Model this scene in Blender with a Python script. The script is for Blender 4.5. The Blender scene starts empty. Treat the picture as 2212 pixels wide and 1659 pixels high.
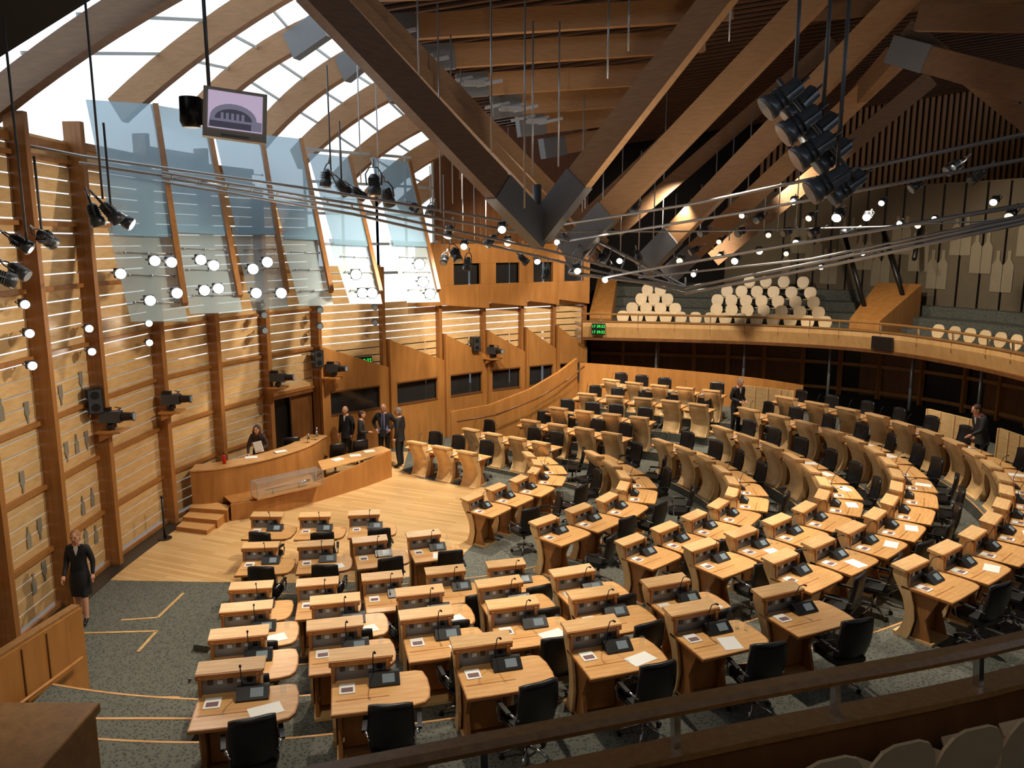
import bpy, bmesh, math, random
import numpy as np
from mathutils import Vector, Matrix, Quaternion
random.seed(4)
scene=bpy.context.scene
coll=bpy.context.collection
# ---------------- camera (eye 6.6 m above chamber floor, on the public gallery) --------------
H=6.6; F=1720.0; TH=math.radians(10.2); SN=math.sin(TH); CS=math.cos(TH)
def V(u,v,s):
    """image pixel (u,v) at assumed depth s -> world metres"""
    a=(u-1106)/F; t=(v-829.5)/F
    return Vector((a*s,(CS-t*SN)*s,H-(SN+t*CS)*s))
cd=bpy.data.cameras.new('camera'); cd.sensor_width=36; cd.lens=36*F/2212
cam=bpy.data.objects.new('camera',cd); cam.location=(0,0,H); cam.rotation_euler=(math.radians(90)-TH,0,0)
cd.clip_start=.05; coll.objects.link(cam); scene.camera=cam
try:
    scene.view_settings.view_transform='Standard'
except Exception: pass

# ---------------- materials -----------------------------------------------------------------
def lin(c):
    return tuple(((x/255)/12.92 if x/255<=.04045 else ((x/255+.055)/1.055)**2.4) for x in c)+(1,)
def base(name,rough=.5,metal=0,col=(128,128,128)):
    m=bpy.data.materials.new(name); m.use_nodes=True
    b=m.node_tree.nodes['Principled BSDF']; b.inputs['Roughness'].default_value=rough
    b.inputs['Metallic'].default_value=metal; b.inputs['Base Color'].default_value=lin(col)
    return m,b,m.node_tree
def wood(name,c1,c2,scale=(1,1,1),rough=.4,bump=.05,rnd=0.12,nscale=3.0):
    m,b,nt=base(name,rough); N=nt.nodes; L=nt.links
    tc=N.new('ShaderNodeTexCoord'); mp=N.new('ShaderNodeMapping'); mp.inputs['Scale'].default_value=scale
    no=N.new('ShaderNodeTexNoise'); no.inputs['Scale'].default_value=nscale; no.inputs['Detail'].default_value=6; no.inputs['Roughness'].default_value=.6
    cr=N.new('ShaderNodeValToRGB'); cr.color_ramp.elements[0].position=.3; cr.color_ramp.elements[1].position=.7
    cr.color_ramp.elements[0].color=lin(c1); cr.color_ramp.elements[1].color=lin(c2)
    oi=N.new('ShaderNodeObjectInfo'); ma=N.new('ShaderNodeMapRange'); ma.inputs[3].default_value=1-rnd; ma.inputs[4].default_value=1+rnd
    hs=N.new('ShaderNodeHueSaturation')
    L.new(tc.outputs['Object'],mp.inputs[0]); L.new(mp.outputs[0],no.inputs[0]); L.new(no.outputs[0],cr.inputs[0])
    L.new(oi.outputs['Random'],ma.inputs[0]); L.new(ma.outputs[0],hs.inputs['Value']); L.new(cr.outputs[0],hs.inputs['Color']); L.new(hs.outputs[0],b.inputs['Base Color'])
    bp=N.new('ShaderNodeBump'); bp.inputs['Strength'].default_value=bump; L.new(no.outputs[0],bp.inputs['Height']); L.new(bp.outputs[0],b.inputs['Normal'])
    return m
def flat(name,col,rough=.5,metal=0,noise=.08,sc=20):
    m,b,nt=base(name,rough,metal,col); N=nt.nodes;L=nt.links
    no=N.new('ShaderNodeTexNoise'); no.inputs['Scale'].default_value=sc
    cr=N.new('ShaderNodeValToRGB'); c=lin(col)
    cr.color_ramp.elements[0].color=tuple(x*(1-noise) for x in c[:3])+(1,); cr.color_ramp.elements[1].color=tuple(min(1,x*(1+noise)) for x in c[:3])+(1,)
    tc=N.new('ShaderNodeTexCoord'); L.new(tc.outputs['Object'],no.inputs[0]); L.new(no.outputs[0],cr.inputs[0]); L.new(cr.outputs[0],b.inputs['Base Color'])
    return m
def emis(name,col,st):
    m,b,nt=base(name,.4,0,col); b.inputs['Emission Color'].default_value=lin(col); b.inputs['Emission Strength'].default_value=st; return m
def glassy(name,col,alpha,rough=.1):
    m,b,nt=base(name,rough,0,col); N=nt.nodes;L=nt.links
    tr=N.new('ShaderNodeBsdfTransparent'); mx=N.new('ShaderNodeMixShader'); mx.inputs[0].default_value=alpha
    tr.inputs[0].default_value=(.95,.98,1,1)
    L.new(tr.outputs[0],mx.inputs[1]); L.new(b.outputs[0],mx.inputs[2]); L.new(mx.outputs[0],N['Material Output'].inputs['Surface'])
    return m
M_pale=wood('sycamore_pale',(216,174,116),(236,200,146),(1,6,1),.35)
M_lid=wood('lectern_lid',(210,164,108),(230,190,138),(1,8,1),.3)
M_top=wood('desk_top_oak',(206,152,94),(226,178,118),(1,8,1),.25)
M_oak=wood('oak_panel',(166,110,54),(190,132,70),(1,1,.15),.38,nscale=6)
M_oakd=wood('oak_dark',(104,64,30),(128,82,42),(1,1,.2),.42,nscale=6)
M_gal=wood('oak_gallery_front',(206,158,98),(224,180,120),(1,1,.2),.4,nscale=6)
M_rail=wood('oak_rail',(138,98,54),(168,124,74),(3,3,3),.35,nscale=6)
M_post=wood('oak_post',(132,86,42),(158,106,54),(6,6,.3),.42)
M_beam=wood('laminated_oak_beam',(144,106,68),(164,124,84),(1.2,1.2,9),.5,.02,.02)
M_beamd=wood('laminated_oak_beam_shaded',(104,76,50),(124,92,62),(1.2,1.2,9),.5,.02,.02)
M_slat=wood('maple_slat',(198,158,104),(222,186,134),(1,1,5),.4)
M_edge=wood('oak_edge',(158,102,52),(184,126,70),(1,8,1),.35)
M_ceil=wood('ceiling_slat',(84,54,32),(108,72,44),(.5,5,1),.6)
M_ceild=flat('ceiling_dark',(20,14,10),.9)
M_black=flat('black_leather',(15,15,17),.4)
M_blackp=flat('black_plastic',(24,24,26),.35)
M_chrome=flat('chrome',(205,205,210),.18,1)
M_steel=flat('steel_rod',(170,172,176),.35,.55)
M_bracket=flat('painted_steel',(112,114,118),.45,.3)
M_grey=flat('console_grey',(120,122,126),.4,.3)
M_screen=flat('console_screen',(135,150,160),.2)
M_paper=flat('paper',(240,240,236),.7,0,.02)
M_book=flat('booklet',(120,90,95),.6,0,.5,60)
M_glass=glassy('clear_glass',(225,235,240),.05,.05)
M_fin=glassy('blue_glass_fin',(150,184,202),.55,.12)
M_fin2=glassy('frosted_glass_fin',(190,206,208),.45,.3)
M_conc=flat('concrete',(104,92,72),.8,0,.15,3)
M_concl=flat('concrete_light',(144,132,108),.8,0,.1,3)
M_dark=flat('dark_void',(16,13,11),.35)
M_strip=flat('dark_slate_strip',(48,44,40),.4)
M_green=emis('led_green',(30,255,90),1.2)
M_lamp=emis('lamp_lens',(255,246,228),50)
M_lampd=emis('lamp_lens_dimmed',(255,226,180),2.0)
M_lampb=flat('lamp_body',(78,82,88),.35,.5)
M_thb=flat('theatre_lamp_body',(120,126,136),.35,.4)
M_plate=glassy('window_tint',(50,50,50),.7,.08)
M_red=flat('red_upholstery',(130,22,18),.6)
M_bluegl=flat('bottle_inset_glass',(128,124,112),.2,0,.15,4)
M_frame=flat('white_window_frame',(190,202,208),.5)
M_ply=wood('gallery_chair_ply',(226,196,150),(240,214,172),(1,6,1),.35)
# carpet
M_carpet,b_,nt=base('carpet',.95)
N=nt.nodes;L=nt.links
tc=N.new('ShaderNodeTexCoord'); vo=N.new('ShaderNodeTexVoronoi'); vo.inputs['Scale'].default_value=24
no=N.new('ShaderNodeTexNoise'); no.inputs['Scale'].default_value=60; no.inputs['Detail'].default_value=2
mm=N.new('ShaderNodeMath'); mm.operation='ADD'
cr=N.new('ShaderNodeValToRGB'); e=cr.color_ramp.elements
e[0].position=.6; e[0].color=lin((42,46,46)); e[1].position=1.0; e[1].color=lin((98,99,90))
L.new(tc.outputs['Object'],vo.inputs[0]); L.new(tc.outputs['Object'],no.inputs[0]); L.new(vo.outputs['Distance'],mm.inputs[0]); L.new(no.outputs[0],mm.inputs[1])
L.new(mm.outputs[0],cr.inputs[0]); L.new(cr.outputs[0],b_.inputs['Base Color'])
# timber strip floor
M_floor,b_,nt=base('oak_strip_floor',.28)
N=nt.nodes;L=nt.links
tc=N.new('ShaderNodeTexCoord'); mp=N.new('ShaderNodeMapping'); mp.inputs['Rotation'].default_value=(0,0,math.radians(22))
br=N.new('ShaderNodeTexBrick'); br.inputs['Scale'].default_value=1; br.inputs['Brick Width'].default_value=1.6; br.inputs['Row Height'].default_value=.11; br.inputs['Mortar Size'].default_value=.003
br.inputs['Color1'].default_value=lin((200,160,106)); br.inputs['Color2'].default_value=lin((220,184,130)); br.inputs['Mortar'].default_value=lin((160,118,72))
L.new(tc.outputs['Object'],mp.inputs[0]); L.new(mp.outputs[0],br.inputs[0]); L.new(br.outputs[0],b_.inputs['Base Color'])

# ---------------- mesh builder ---------------------------------------------------------------
class MB:
    def __init__(s): s.v=[]; s.f=[]; s.m=[]; s.sm=[]; s.mats=[]; s.X=Matrix.Identity(4)
    def mi(s,mat):
        if mat not in s.mats: s.mats.append(mat)
        return s.mats.index(mat)
    def add(s,vs,fs,mat,smooth=False):
        o=len(s.v); k=s.mi(mat)
        for p in vs: s.v.append(tuple(s.X@Vector(p)))
        for f in fs: s.f.append(tuple(i+o for i in f)); s.m.append(k); s.sm.append(smooth)
    def box(s,c,d,mat,R=None):
        x,y,z=d[0]/2,d[1]/2,d[2]/2; c=Vector(c)
        vs=[Vector((a*x,b*y,e*z)) for a in(-1,1) for b in(-1,1) for e in(-1,1)]
        if R is not None: vs=[R@p for p in vs]
        s.add([c+p for p in vs],[(0,1,3,2),(4,6,7,5),(0,4,5,1),(2,3,7,6),(0,2,6,4),(1,5,7,3)],mat)
    def prism(s,poly,vec,mat,smooth=False):
        n=len(poly); vec=Vector(vec); a=[Vector(p) for p in poly]; b=[p+vec for p in a]
        s.add(a+b,[tuple(range(n))[::-1],tuple(range(n,2*n))]+[(i,(i+1)%n,n+(i+1)%n,n+i) for i in range(n)],mat,smooth)
    def tube(s,pts,r,mat,n=8,cap=True,smooth=True):
        pts=[Vector(p) for p in pts]; rs=r if isinstance(r,(list,tuple)) else [r]*len(pts)
        vs=[];ref=None
        for i,p in enumerate(pts):
            d=(pts[min(i+1,len(pts)-1)]-pts[max(i-1,0)])
            if d.length<1e-9: d=Vector((0,0,1))
            d.normalize()
            if ref is None or abs(ref.dot(d))>.95: ref=Vector((0,0,1)) if abs(d.z)<.9 else Vector((1,0,0))
            a=d.cross(ref).normalized(); b=d.cross(a)
            for j in range(n):
                t=2*math.pi*j/n; vs.append(p+a*math.cos(t)*rs[i]+b*math.sin(t)*rs[i])
        fs=[(i*n+j,i*n+(j+1)%n,(i+1)*n+(j+1)%n,(i+1)*n+j) for i in range(len(pts)-1) for j in range(n)]
        s.add(vs,fs,mat,smooth)
        if cap:
            o=len(s.v)-len(vs); k=s.mi(mat)
            s.f.append(tuple(o+j for j in range(n))[::-1]); s.m.append(k); s.sm.append(False)
            s.f.append(tuple(o+(len(pts)-1)*n+j for j in range(n))); s.m.append(k); s.sm.append(False)
    def beam(s,p0,p1,w,h,mat,bow=0,n=1):
        p0=Vector(p0);p1=Vector(p1); d=(p1-p0).normalized(); side=d.cross(Vector((0,0,1)))
        side=side.normalized() if side.length>1e-4 else Vector((1,0,0)); up=side.cross(d)
        vs=[]
        for i in range(n+1):
            t=i/n; p=p0.lerp(p1,t)+up*bow*4*t*(1-t)
            for a,b in((-1,-1),(1,-1),(1,1),(-1,1)): vs.append(p+side*a*w/2+up*b*h/2)
        fs=[(0,1,2,3),tuple(n*4+j for j in(3,2,1,0))]
        for i in range(n):
            for j in range(4): fs.append((i*4+j,(i+1)*4+j,(i+1)*4+(j+1)%4,i*4+(j+1)%4))
        s.add(vs,fs,mat)
    def sphere(s,c,r,mat,nu=12,nv=8,R=None,vmin=0,vmax=math.pi):
        c=Vector(c); r=r if isinstance(r,(tuple,list)) else (r,r,r); vs=[]
        for i in range(nv+1):
            a=vmin+(vmax-vmin)*i/nv
            for j in range(nu):
                t=2*math.pi*j/nu; p=Vector((r[0]*math.sin(a)*math.cos(t),r[1]*math.sin(a)*math.sin(t),r[2]*math.cos(a)))
                vs.append(c+(R@p if R is not None else p))
        s.add(vs,[(i*nu+j,(i+1)*nu+j,(i+1)*nu+(j+1)%nu,i*nu+(j+1)%nu) for i in range(nv) for j in range(nu)],mat,True)
    def mesh(s,name):
        me=bpy.data.meshes.new(name); me.from_pydata(s.v,[],s.f)
        for m in s.mats: me.materials.append(m)
        me.polygons.foreach_set('material_index',s.m); me.polygons.foreach_set('use_smooth',s.sm); me.update(); 
        bm=bmesh.new(); bm.from_mesh(me); bmesh.ops.recalc_face_normals(bm,faces=bm.faces); bm.to_mesh(me); bm.free()
        return me
    def obj(s,name,parent=None,loc=(0,0,0),bevel=0):
        o=bpy.data.objects.new(name,s.mesh(name)); coll.objects.link(o); o.location=loc
        if parent: o.parent=parent
        if bevel:
            b=o.modifiers.new('bev','BEVEL'); b.width=bevel; b.segments=2; b.limit_method='ANGLE'
        return o
def inst(me,name,loc,rz=0,sc=(1,1,1),rot=None):
    o=bpy.data.objects.new(name,me); coll.objects.link(o); o.location=loc
    if rot is not None: o.rotation_mode='QUATERNION'; o.rotation_quaternion=rot
    else: o.rotation_euler=(0,0,rz)
    o.scale=sc; return o
def catmull(P,n=8):
    P=[np.array(p,float) for p in P]; P=[2*P[0]-P[1]]+P+[2*P[-1]-P[-2]]; out=[]
    for i in range(1,len(P)-2):
        for k in range(n):
            t=k/n; a,b,c,d=P[i-1:i+3]
            out.append(.5*((2*b)+(-a+c)*t+(2*a-5*b+4*c-d)*t*t+(-a+3*b-3*c+d)*t**3))
    out.append(P[-2]); return out

# ---------------- desk ----------------------------------------------------------------------
def make_desk(variant):
    b=MB()
    prof=[tuple(p) for p in catmull([(.36,.0),(.27,.14),(.22,.34),(.26,.56),(.37,.76),(.44,.9),(.42,1.0)],4)]
    t=.035
    outer=prof; inner=[(y-t,z) for y,z in prof]
    n=len(outer); x0,x1=-.42,.10
    vs=[(x0,y,z) for y,z in outer]+[(x1,y,z) for y,z in outer]+[(x0,y,z) for y,z in inner]+[(x1,y,z) for y,z in inner]
    fs=[]
    for i in range(n-1):
        fs+=[(i,i+1,n+i+1,n+i),(2*n+i,3*n+i,3*n+i+1,2*n+i+1)]
        fs+=[(i,2*n+i,2*n+i+1,i+1),(n+i,n+i+1,3*n+i+1,3*n+i)]
    b.add(vs,fs,M_pale,True)
    for x in(-.45,.10):
        poly=[(x,y,z) for y,z in outer]+[(x,.24,.99),(x,.22,.78),(x,.16,.7),(x,.10,.5),(x,.08,.3),(x,.12,.1),(x,.16,0)]
        b.prism(poly,(.03,0,0),M_pale)
    b.prism([(-.47,.475,.985),(-.47,.465,1.03),(-.47,.24,1.0),(-.47,.25,.965)],(.63,0,0),M_lid)
    b.box((-.16,.235,.965),(.62,.03,.06),M_edge)
    b.box((-.16,.26,.85),(.54,.02,.2),M_grey)
    for i in range(5): b.box((-.34+.09*i,.246,.89),(.05,.01,.05),M_frame if i%2 else M_blackp)
    for x in(-.43,.1): b.box((x,.25,.86),(.03,.1,.22),M_edge)
    o=[(-.45,.30),(.38,.30),(.45,.27),(.485,.1),(.49,-.12),(.47,-.28),(.42,-.36),(.32,-.39),(-.2,-.41),(-.45,-.41)]
    b.prism([(x,y,.72) for x,y in o],(0,0,.032),M_edge)
    b.prism([(x*.975+.0,y*.97,.752) for x,y in o],(0,0,.004),M_top)
    b.box((-.16,-.16,.7565),(.5,.02,.001),M_edge)
    b.box((0,-.02,.69),(.7,.5,.05),M_edge)
    b.prism([(-.40,.12,0),(-.40,-.16,0),(-.40,-.05,.35),(-.40,-.22,.72),(-.40,.2,.72),(-.40,.06,.35)],(.04,0,0),M_edge)
    b.prism([(.02,.12,0),(.02,-.16,0),(.02,-.05,.35),(.02,-.22,.72),(.02,.2,.72),(.02,.06,.35)],(.04,0,0),M_edge)
    b.box((-.17,.03,.4),(.34,.03,.6),M_oak)
    b.box((-.17,.1,.02),(.50,.56,.04),M_pale)
    b.prism([(-.09,.19,.756),(-.09,.02,.756),(-.09,.02,.775),(-.09,.14,.86),(-.09,.19,.86)],(.3,0,0),M_blackp)
    b.prism([(.04,.04,.79),(.04,.12,.85),(.04,.12,.853),(.04,.04,.793)],(.12,0,0),M_screen)
    b.tube([(-.04,.16,.86),(-.045,.15,1.0),(-.04,.1,1.13),(-.03,.04,1.17)],.006,M_blackp,5)
    b.tube([(-.03,.04,1.17),(-.025,.0,1.175)],.012,M_blackp,6)
    b.box((-.3,.06,.76),(.15,.2,.008),M_paper); b.box((-.3,.03,.766),(.11,.08,.004),M_book)
    if variant==1:
        b.box((.2,-.18,.758),(.3,.21,.004),M_paper,Matrix.Rotation(.3,3,'Z'))
        b.tube([(.34,.1,.756),(.34,.1,.87)],.03,M_glass,10)
    if variant==2:
        for x,y in((.3,.08),(.37,.0)): b.tube([(x,y,.756),(x,y,.88)],[.026,.032],M_glass,10)
        b.tube([(.25,.16,.756),(.25,.16,.9),(.25,.16,.95),(.25,.16,1.02)],[.04,.04,.016,.016],M_glass,10)
        b.box((.02,-.2,.758),(.21,.3,.004),M_paper,Matrix.Rotation(-.2,3,'Z'))
    return b.mesh('parliament_desk')
desk_me=[make_desk(i) for i in range(3)]
# ---------------- office chair ----------------------------------------------------------------
def make_chair():
    b=MB()
    nx,nz=8,8
    def surf(off):
        out=[]
        for i in range(nz+1):
            z=i/nz
            for j in range(nx+1):
                x=(j/nx-.5)
                w=.47-.05*abs(z-.45)
                y=-.20-.10*z-.03*math.sin(z*math.pi)+.10*x*x*2+off
                out.append((x*w,y,.5+.56*z-.03*(abs(x)*2)**4*z))
        return out
    A=surf(.0);B=surf(-.045); n=nx+1; m=len(A); fs=[]
    for i in range(nz):
        for j in range(nx):
            a=i*n+j; fs+=[(a,a+1,a+n+1,a+n),(m+a,m+a+n,m+a+n+1,m+a+1)]
    for i in range(nz): fs+=[(i*n,(i+1)*n,m+(i+1)*n,m+i*n),(i*n+nx,m+i*n+nx,m+(i+1)*n+nx,(i+1)*n+nx)]
    for j in range(nx): fs+=[(j,m+j,m+j+1,j+1),(nz*n+j,nz*n+j+1,m+nz*n+j+1,m+nz*n+j)]
    b.add(A+B,fs,M_black,True)
    o=[(-.2,-.24),(.2,-.24),(.24,-.1),(.24,.15),(.2,.24),(-.2,.24),(-.24,.15),(-.24,-.1)]
    b.prism([(x*.94,y*.94,.42) for x,y in o],(0,0,.02),M_black); b.prism([(x,y,.44) for x,y in o],(0,0,.05),M_black); b.prism([(x*.93,y*.93,.49) for x,y in o],(0,0,.018),M_black)
    for sx in(-1,1):
        b.tube([(sx*.2,.1,.43),(sx*.27,.12,.45),(sx*.285,.14,.58),(sx*.28,.1,.655),(sx*.27,-.12,.665),(sx*.22,-.25,.64)],.014,M_chrome,6)
        b.box((sx*.278,-.01,.67),(.05,.26,.025),M_black)
    b.tube([(0,0,.13),(0,0,.30)],.03,M_chrome,10); b.tube([(0,0,.3),(0,0,.43)],.02,M_blackp,8); b.box((0,-.02,.41),(.2,.24,.04),M_blackp)
    for i in range(5):
        a=2*math.pi*i/5+.3; dx,dy=math.cos(a),math.sin(a)
        b.tube([(dx*.02,dy*.02,.15),(dx*.15,dy*.15,.12),(dx*.27,dy*.27,.075)],[.022,.018,.012],M_chrome,6)
        b.tube([(dx*.27-dy*.02,dy*.27+dx*.02,.03),(dx*.27+dy*.02,dy*.27-dx*.02,.03)],.03,M_blackp,8)
    return b.mesh('office_chair')
chair_me=make_chair()
# ---------------- gallery shell chair ----------------------------------------------------------
def make_shell():
    b=MB()
    hexa=[(-.10,0),(.10,0),(.17,.05),(.21,.13),(.23,.24),(.20,.34),(.15,.41),(.08,.44),(-.08,.44),(-.15,.41),(-.20,.34),(-.23,.24),(-.21,.13),(-.17,.05)]
    R=Matrix.Rotation(math.radians(9),3,'X')
    poly=[Vector((0,-.20,.47))+R@Vector((x,0,z)) for x,z in hexa]
    b.prism(poly,R@Vector((0,-.018,0)),M_ply)
    st=[(-.12,-.2),(.12,-.2),(.22,-.06),(.22,.12),(.14,.23),(-.14,.23),(-.22,.12),(-.22,-.06)]
    b.prism([(x,y,.435) for x,y in st],(0,0,.02),M_ply)
    b.box((0,-.2,.46),(.2,.03,.06),M_ply)
    for sx in(-.15,.15): b.tube([(sx,.12,.435),(sx,-.02,.2),(sx,-.1,0)],.015,M_steel,6)
    b.tube([(-.15,-.02,.2),(.15,-.02,.2)],.012,M_steel,6)
    return b.mesh('gallery_chair')
shell_me=make_shell()

# ---------------- desk rows (plan coordinates worked out from image pixels at assumed heights, metres) -----------------------------------
C=Vector((-3.5,18.7)); tier=[0,.12,.3,.55,.8,1.05]
ROWS={
0:[([(-4.92,15.44),(-3.86,15.44),(-2.88,15.57)],3),([(-.52,16.86),(-.01,17.56),(.6,18.36),(.93,19.1),(.98,19.9),(.75,20.75)],6),([(-2.6,22.19),(-1.83,21.66),(-1.12,21.15)],3)],
1:[([(-4.4,13.46),(-3.41,13.55),(-2.47,13.78),(-1.43,14.1)],4),([(1.0,14.99),(1.76,15.73),(2.45,16.51),(2.95,17.6),(2.97,18.7),(2.74,19.63),(2.4,20.45)],7),([(-1.08,23.25),(-.42,22.7),(.25,22.22),(.9,21.71)],4)],
2:[([(-3.86,11.35),(-2.83,11.5),(-1.9,11.72),(-.9,11.97),(.14,12.25)],5),([(2.48,13.45),(3.23,14.1),(3.92,14.77),(4.63,15.57),(5.1,16.4),(5.3,17.3),(5.3,18.08),(5.15,18.89),(4.95,19.68),(4.65,20.39),(4.28,21.1)],10),([(.62,23.65),(1.38,23.15),(2.15,22.62),(2.88,22.05)],4)],
3:[([(-3.48,10.12),(-2.31,10.36),(-1.14,10.64),(.03,10.96),(1.22,11.4)],5),([(3.52,12.55),(4.29,13.1),(5.08,13.7),(5.85,14.4),(6.65,15.4),(7.02,16.5),(7.07,17.6),(7.01,18.49),(6.88,19.28),(6.65,19.99),(6.37,20.76),(6.01,21.58)],11),([(1.5,24.3),(2.29,23.8),(3.05,23.4),(3.76,23.0)],4)],
4:[([(-3.15,8.89),(-2.08,9.12),(-.93,9.42),(.24,9.73),(1.35,10.05),(2.49,10.48)],6),([(4.49,11.46),(5.2,11.99),(5.93,12.58),(6.66,13.25),(7.75,14.7),(8.5,16.3),(8.78,17.8),(8.8,18.67),(8.71,19.47),(8.52,20.23),(8.24,20.89),(7.93,21.64),(7.48,22.26),(7.06,22.91)],14),([(2.43,25.34),(3.25,24.95),(4.08,24.6),(4.88,24.2),(5.65,23.65)],5)],
5:[([(-2.81,7.66),(-1.49,7.93),(-.11,8.25),(1.19,8.65),(2.48,9.08),(3.82,9.65)],6),([(6.05,10.6),(6.88,11.2),(7.56,11.75),(8.7,12.95),(9.7,14.4),(10.25,15.8),(10.52,17.5),(10.5,18.45),(10.39,19.27),(10.2,20.0),(10.0,20.79),(9.68,21.39),(9.26,22.1),(8.77,22.75),(8.3,23.41)],16),([(3.42,26.46),(4.1,25.9),(4.83,25.42),(5.55,25.0),(6.26,24.56)],5)],
}
standing=[(6.8,23.65),(11.15,18.35)]
desks={}
for k,blocks in ROWS.items():
    desks[k]=[]
    for bi,(P,n) in enumerate(blocks):
        D=np.array(catmull(P,10)); seg=np.r_[0,np.cumsum(np.hypot(*np.diff(D,axis=0).T))]
        pitch=seg[-1]/(n-1)
        for i in range(n):
            s=seg[-1]*i/(n-1)
            p=np.array([np.interp(s,seg,D[:,0]),np.interp(s,seg,D[:,1])])
            a=np.array([np.interp(s-.9,seg,D[:,0]),np.interp(s-.9,seg,D[:,1])]); c=np.array([np.interp(s+.9,seg,D[:,0]),np.interp(s+.9,seg,D[:,1])])
            t=(c-a)/np.linalg.norm(c-a)
            nrm=np.array([-t[1],t[0]])
            if bi==2: nrm=-nrm
            desks[k].append((p,nrm,pitch,bi))
for k,L_ in desks.items():
    for (p,nr,pitch,bi) in L_:
        rz=math.atan2(nr[1],nr[0])-math.pi/2
        sx=min(1.12,max(.84,pitch/.99))
        var=random.choice([0,0,1,0,2,1]) if bi==0 or k>2 else 0
        inst(desk_me[var],'parliament_desk',(p[0],p[1],tier[k]),rz,(sx,1,1))
        if random.random()<.965:
            off=.47+random.uniform(-.03,.05); side=random.uniform(.02,.16); jr=random.uniform(-.25,.25)
            if bi!=0: off+=.03
            if k==0 and bi==1: off=.95; jr=random.uniform(-.9,.9)
            if k==1 and bi==1 and random.random()<.6: off=.9; jr=random.uniform(-.7,.7)
            tx=np.array([nr[1],-nr[0]])
            q=p-nr*off+tx*side
            if all(math.hypot(q[0]-a,q[1]-c)>.55 for a,c in standing):
                inst(chair_me,'office_chair',(q[0],q[1],tier[k]),rz+jr)

# ---------------- floor, tiers ------------------------------------------------------------------
b=MB(); b.box((7,16,-.1),(34,42,.2),M_carpet); b.obj('floor')
wf=[(-8.3,14.8),(-6,14.7),(-4,14.65),(-2.4,14.75),(-1.6,15.2),(-1.05,16.1),(-.65,17.2),(-.1,18.3),(.2,19.2),(.1,20.1),(-.5,20.7),(-1.5,21.0),(-2.6,21.6),(-3.2,22.4),(-3.3,24.5),(-4.6,24.5),(-6,23.2),(-7.5,20.6),(-8.2,17.6)]
b=MB(); b.prism([(x,y,.0) for x,y in wf],(0,0,.006),M_floor); b.obj('floor_timber')
b=MB()
sp=catmull([(-8.0,6.5),(-8.1,9),(-8.15,12),(-8.2,14),(-8.2,15.6),(-8.05,18.1)],6)
for i in range(len(sp)-1):
    a,c=sp[i],sp[i+1]; b.prism([(a[0]-.4,a[1],0),(a[0]+.28,a[1],0),(c[0]+.28,c[1],0),(c[0]-.4,c[1],0)],(0,0,.012),M_strip)
b.obj('trim_slate_strip')
b=MB()
def fstrip(pts,w=.05):
    for p,q in zip(pts[:-1],pts[1:]): b.beam((p[0],p[1],.004),(q[0],q[1],.004),w,.012,M_floor)
fstrip([(-6.9,13.1),(-6.3,13.2),(-6.25,14.2)]); fstrip([(-7.8,12.6),(-6.1,12.7),(-6.1,12.0)])
b.obj('trim_floor_inlay')

rk=[]
PH=np.radians(np.arange(-140,90,1.5))
for k in range(6):
    ph=[];r=[]
    for p,nr,_,_ in desks[k]:
        d=p-np.array(C); a=math.atan2(d[1],d[0]); ph.append(a); r.append(np.hypot(*d))
    o=np.argsort(ph); rr=np.interp(PH,np.array(ph)[o],np.array(r)[o])
    ker=np.ones(7)/7; rr=np.convolve(np.pad(rr,3,'edge'),ker,'valid'); rk.append((rr,min(ph),max(ph)))
def bound(k,ph):
    if k>=6: return np.interp(ph,PH,rk[5][0])+3.6
    return np.interp(ph,PH,rk[k][0])-.47
xlim={1:-5.2,2:-4.75,3:-4.5,4:-6.15,5:-6.15}
b=MB(); bs=MB()
for k in range(1,6):
    h=tier[k]
    def curve(kk):
        a0=None
        for a in np.radians(np.arange(-90,-150,-.25)):
            r=float(bound(kk,a)); 
            if C.x+r*math.cos(a)<xlim[k]: break
            a0=a
        rr_=float(bound(kk,rk[k][2])); a1=rk[k][2]+.62/max(rr_,1)
        out=[]
        for u in np.linspace(0,1,110):
            a=a0+(a1-a0)*u; r=float(bound(kk,a)); out.append((C.x+r*math.cos(a),C.y+r*math.sin(a)))
        return out
    I=curve(k); O=curve(k+1); n=len(I)
    vs=[(x,y,h) for x,y in I]+[(x,y,h) for x,y in O]+[(x,y,-.01) for x,y in I]+[(x,y,-.01) for x,y in O]
    fs=[]
    for i in range(n-1):
        fs+=[(i,i+1,n+i+1,n+i),(2*n+i,2*n+i+1,i+1,i),(n+i,n+i+1,3*n+i+1,3*n+i)]
    fs+=[(0,n,3*n,2*n),(n-1,2*n-1,4*n-1,3*n-1)]
    b.add(vs,fs,M_carpet)
    bs.add([(x,y,h+.004) for x,y in I]+[(C.x+(x-C.x)*(1+.035/math.hypot(x-C.x,y-C.y)),C.y+(y-C.y)*(1+.035/math.hypot(x-C.x,y-C.y)),h+.004) for x,y in I],[(i,i+1,n+i+1,n+i) for i in range(n-1)],M_top)
b.obj('floor_tiers'); bs.obj('trim_step_nosing')
b=MB()
for x0,x1,y,z in((-6.05,-4.3,10.45,.16),(-6.05,-4.3,10.15,.32),(-6.05,-4.3,9.85,.48),(-6.05,-4.0,9.58,.64),(-6.05,-3.7,8.75,.93)):
    z0=0 if z<.7 else .8
    b.box(((x0+x1)/2,y-.25,(z+z0)/2),(x1-x0,.5,z-z0),M_carpet); b.box(((x0+x1)/2,y-.02,z+.002),(x1-x0,.04,.01),M_top)
b.obj('aisle_steps')
b=MB()
path=[(-1.9,24.3),(-.7,24.6),(.6,25.2),(1.6,26.2),(2.3,27.6)]; zt=[1.35,1.5,1.9,2.3,2.55]
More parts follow.
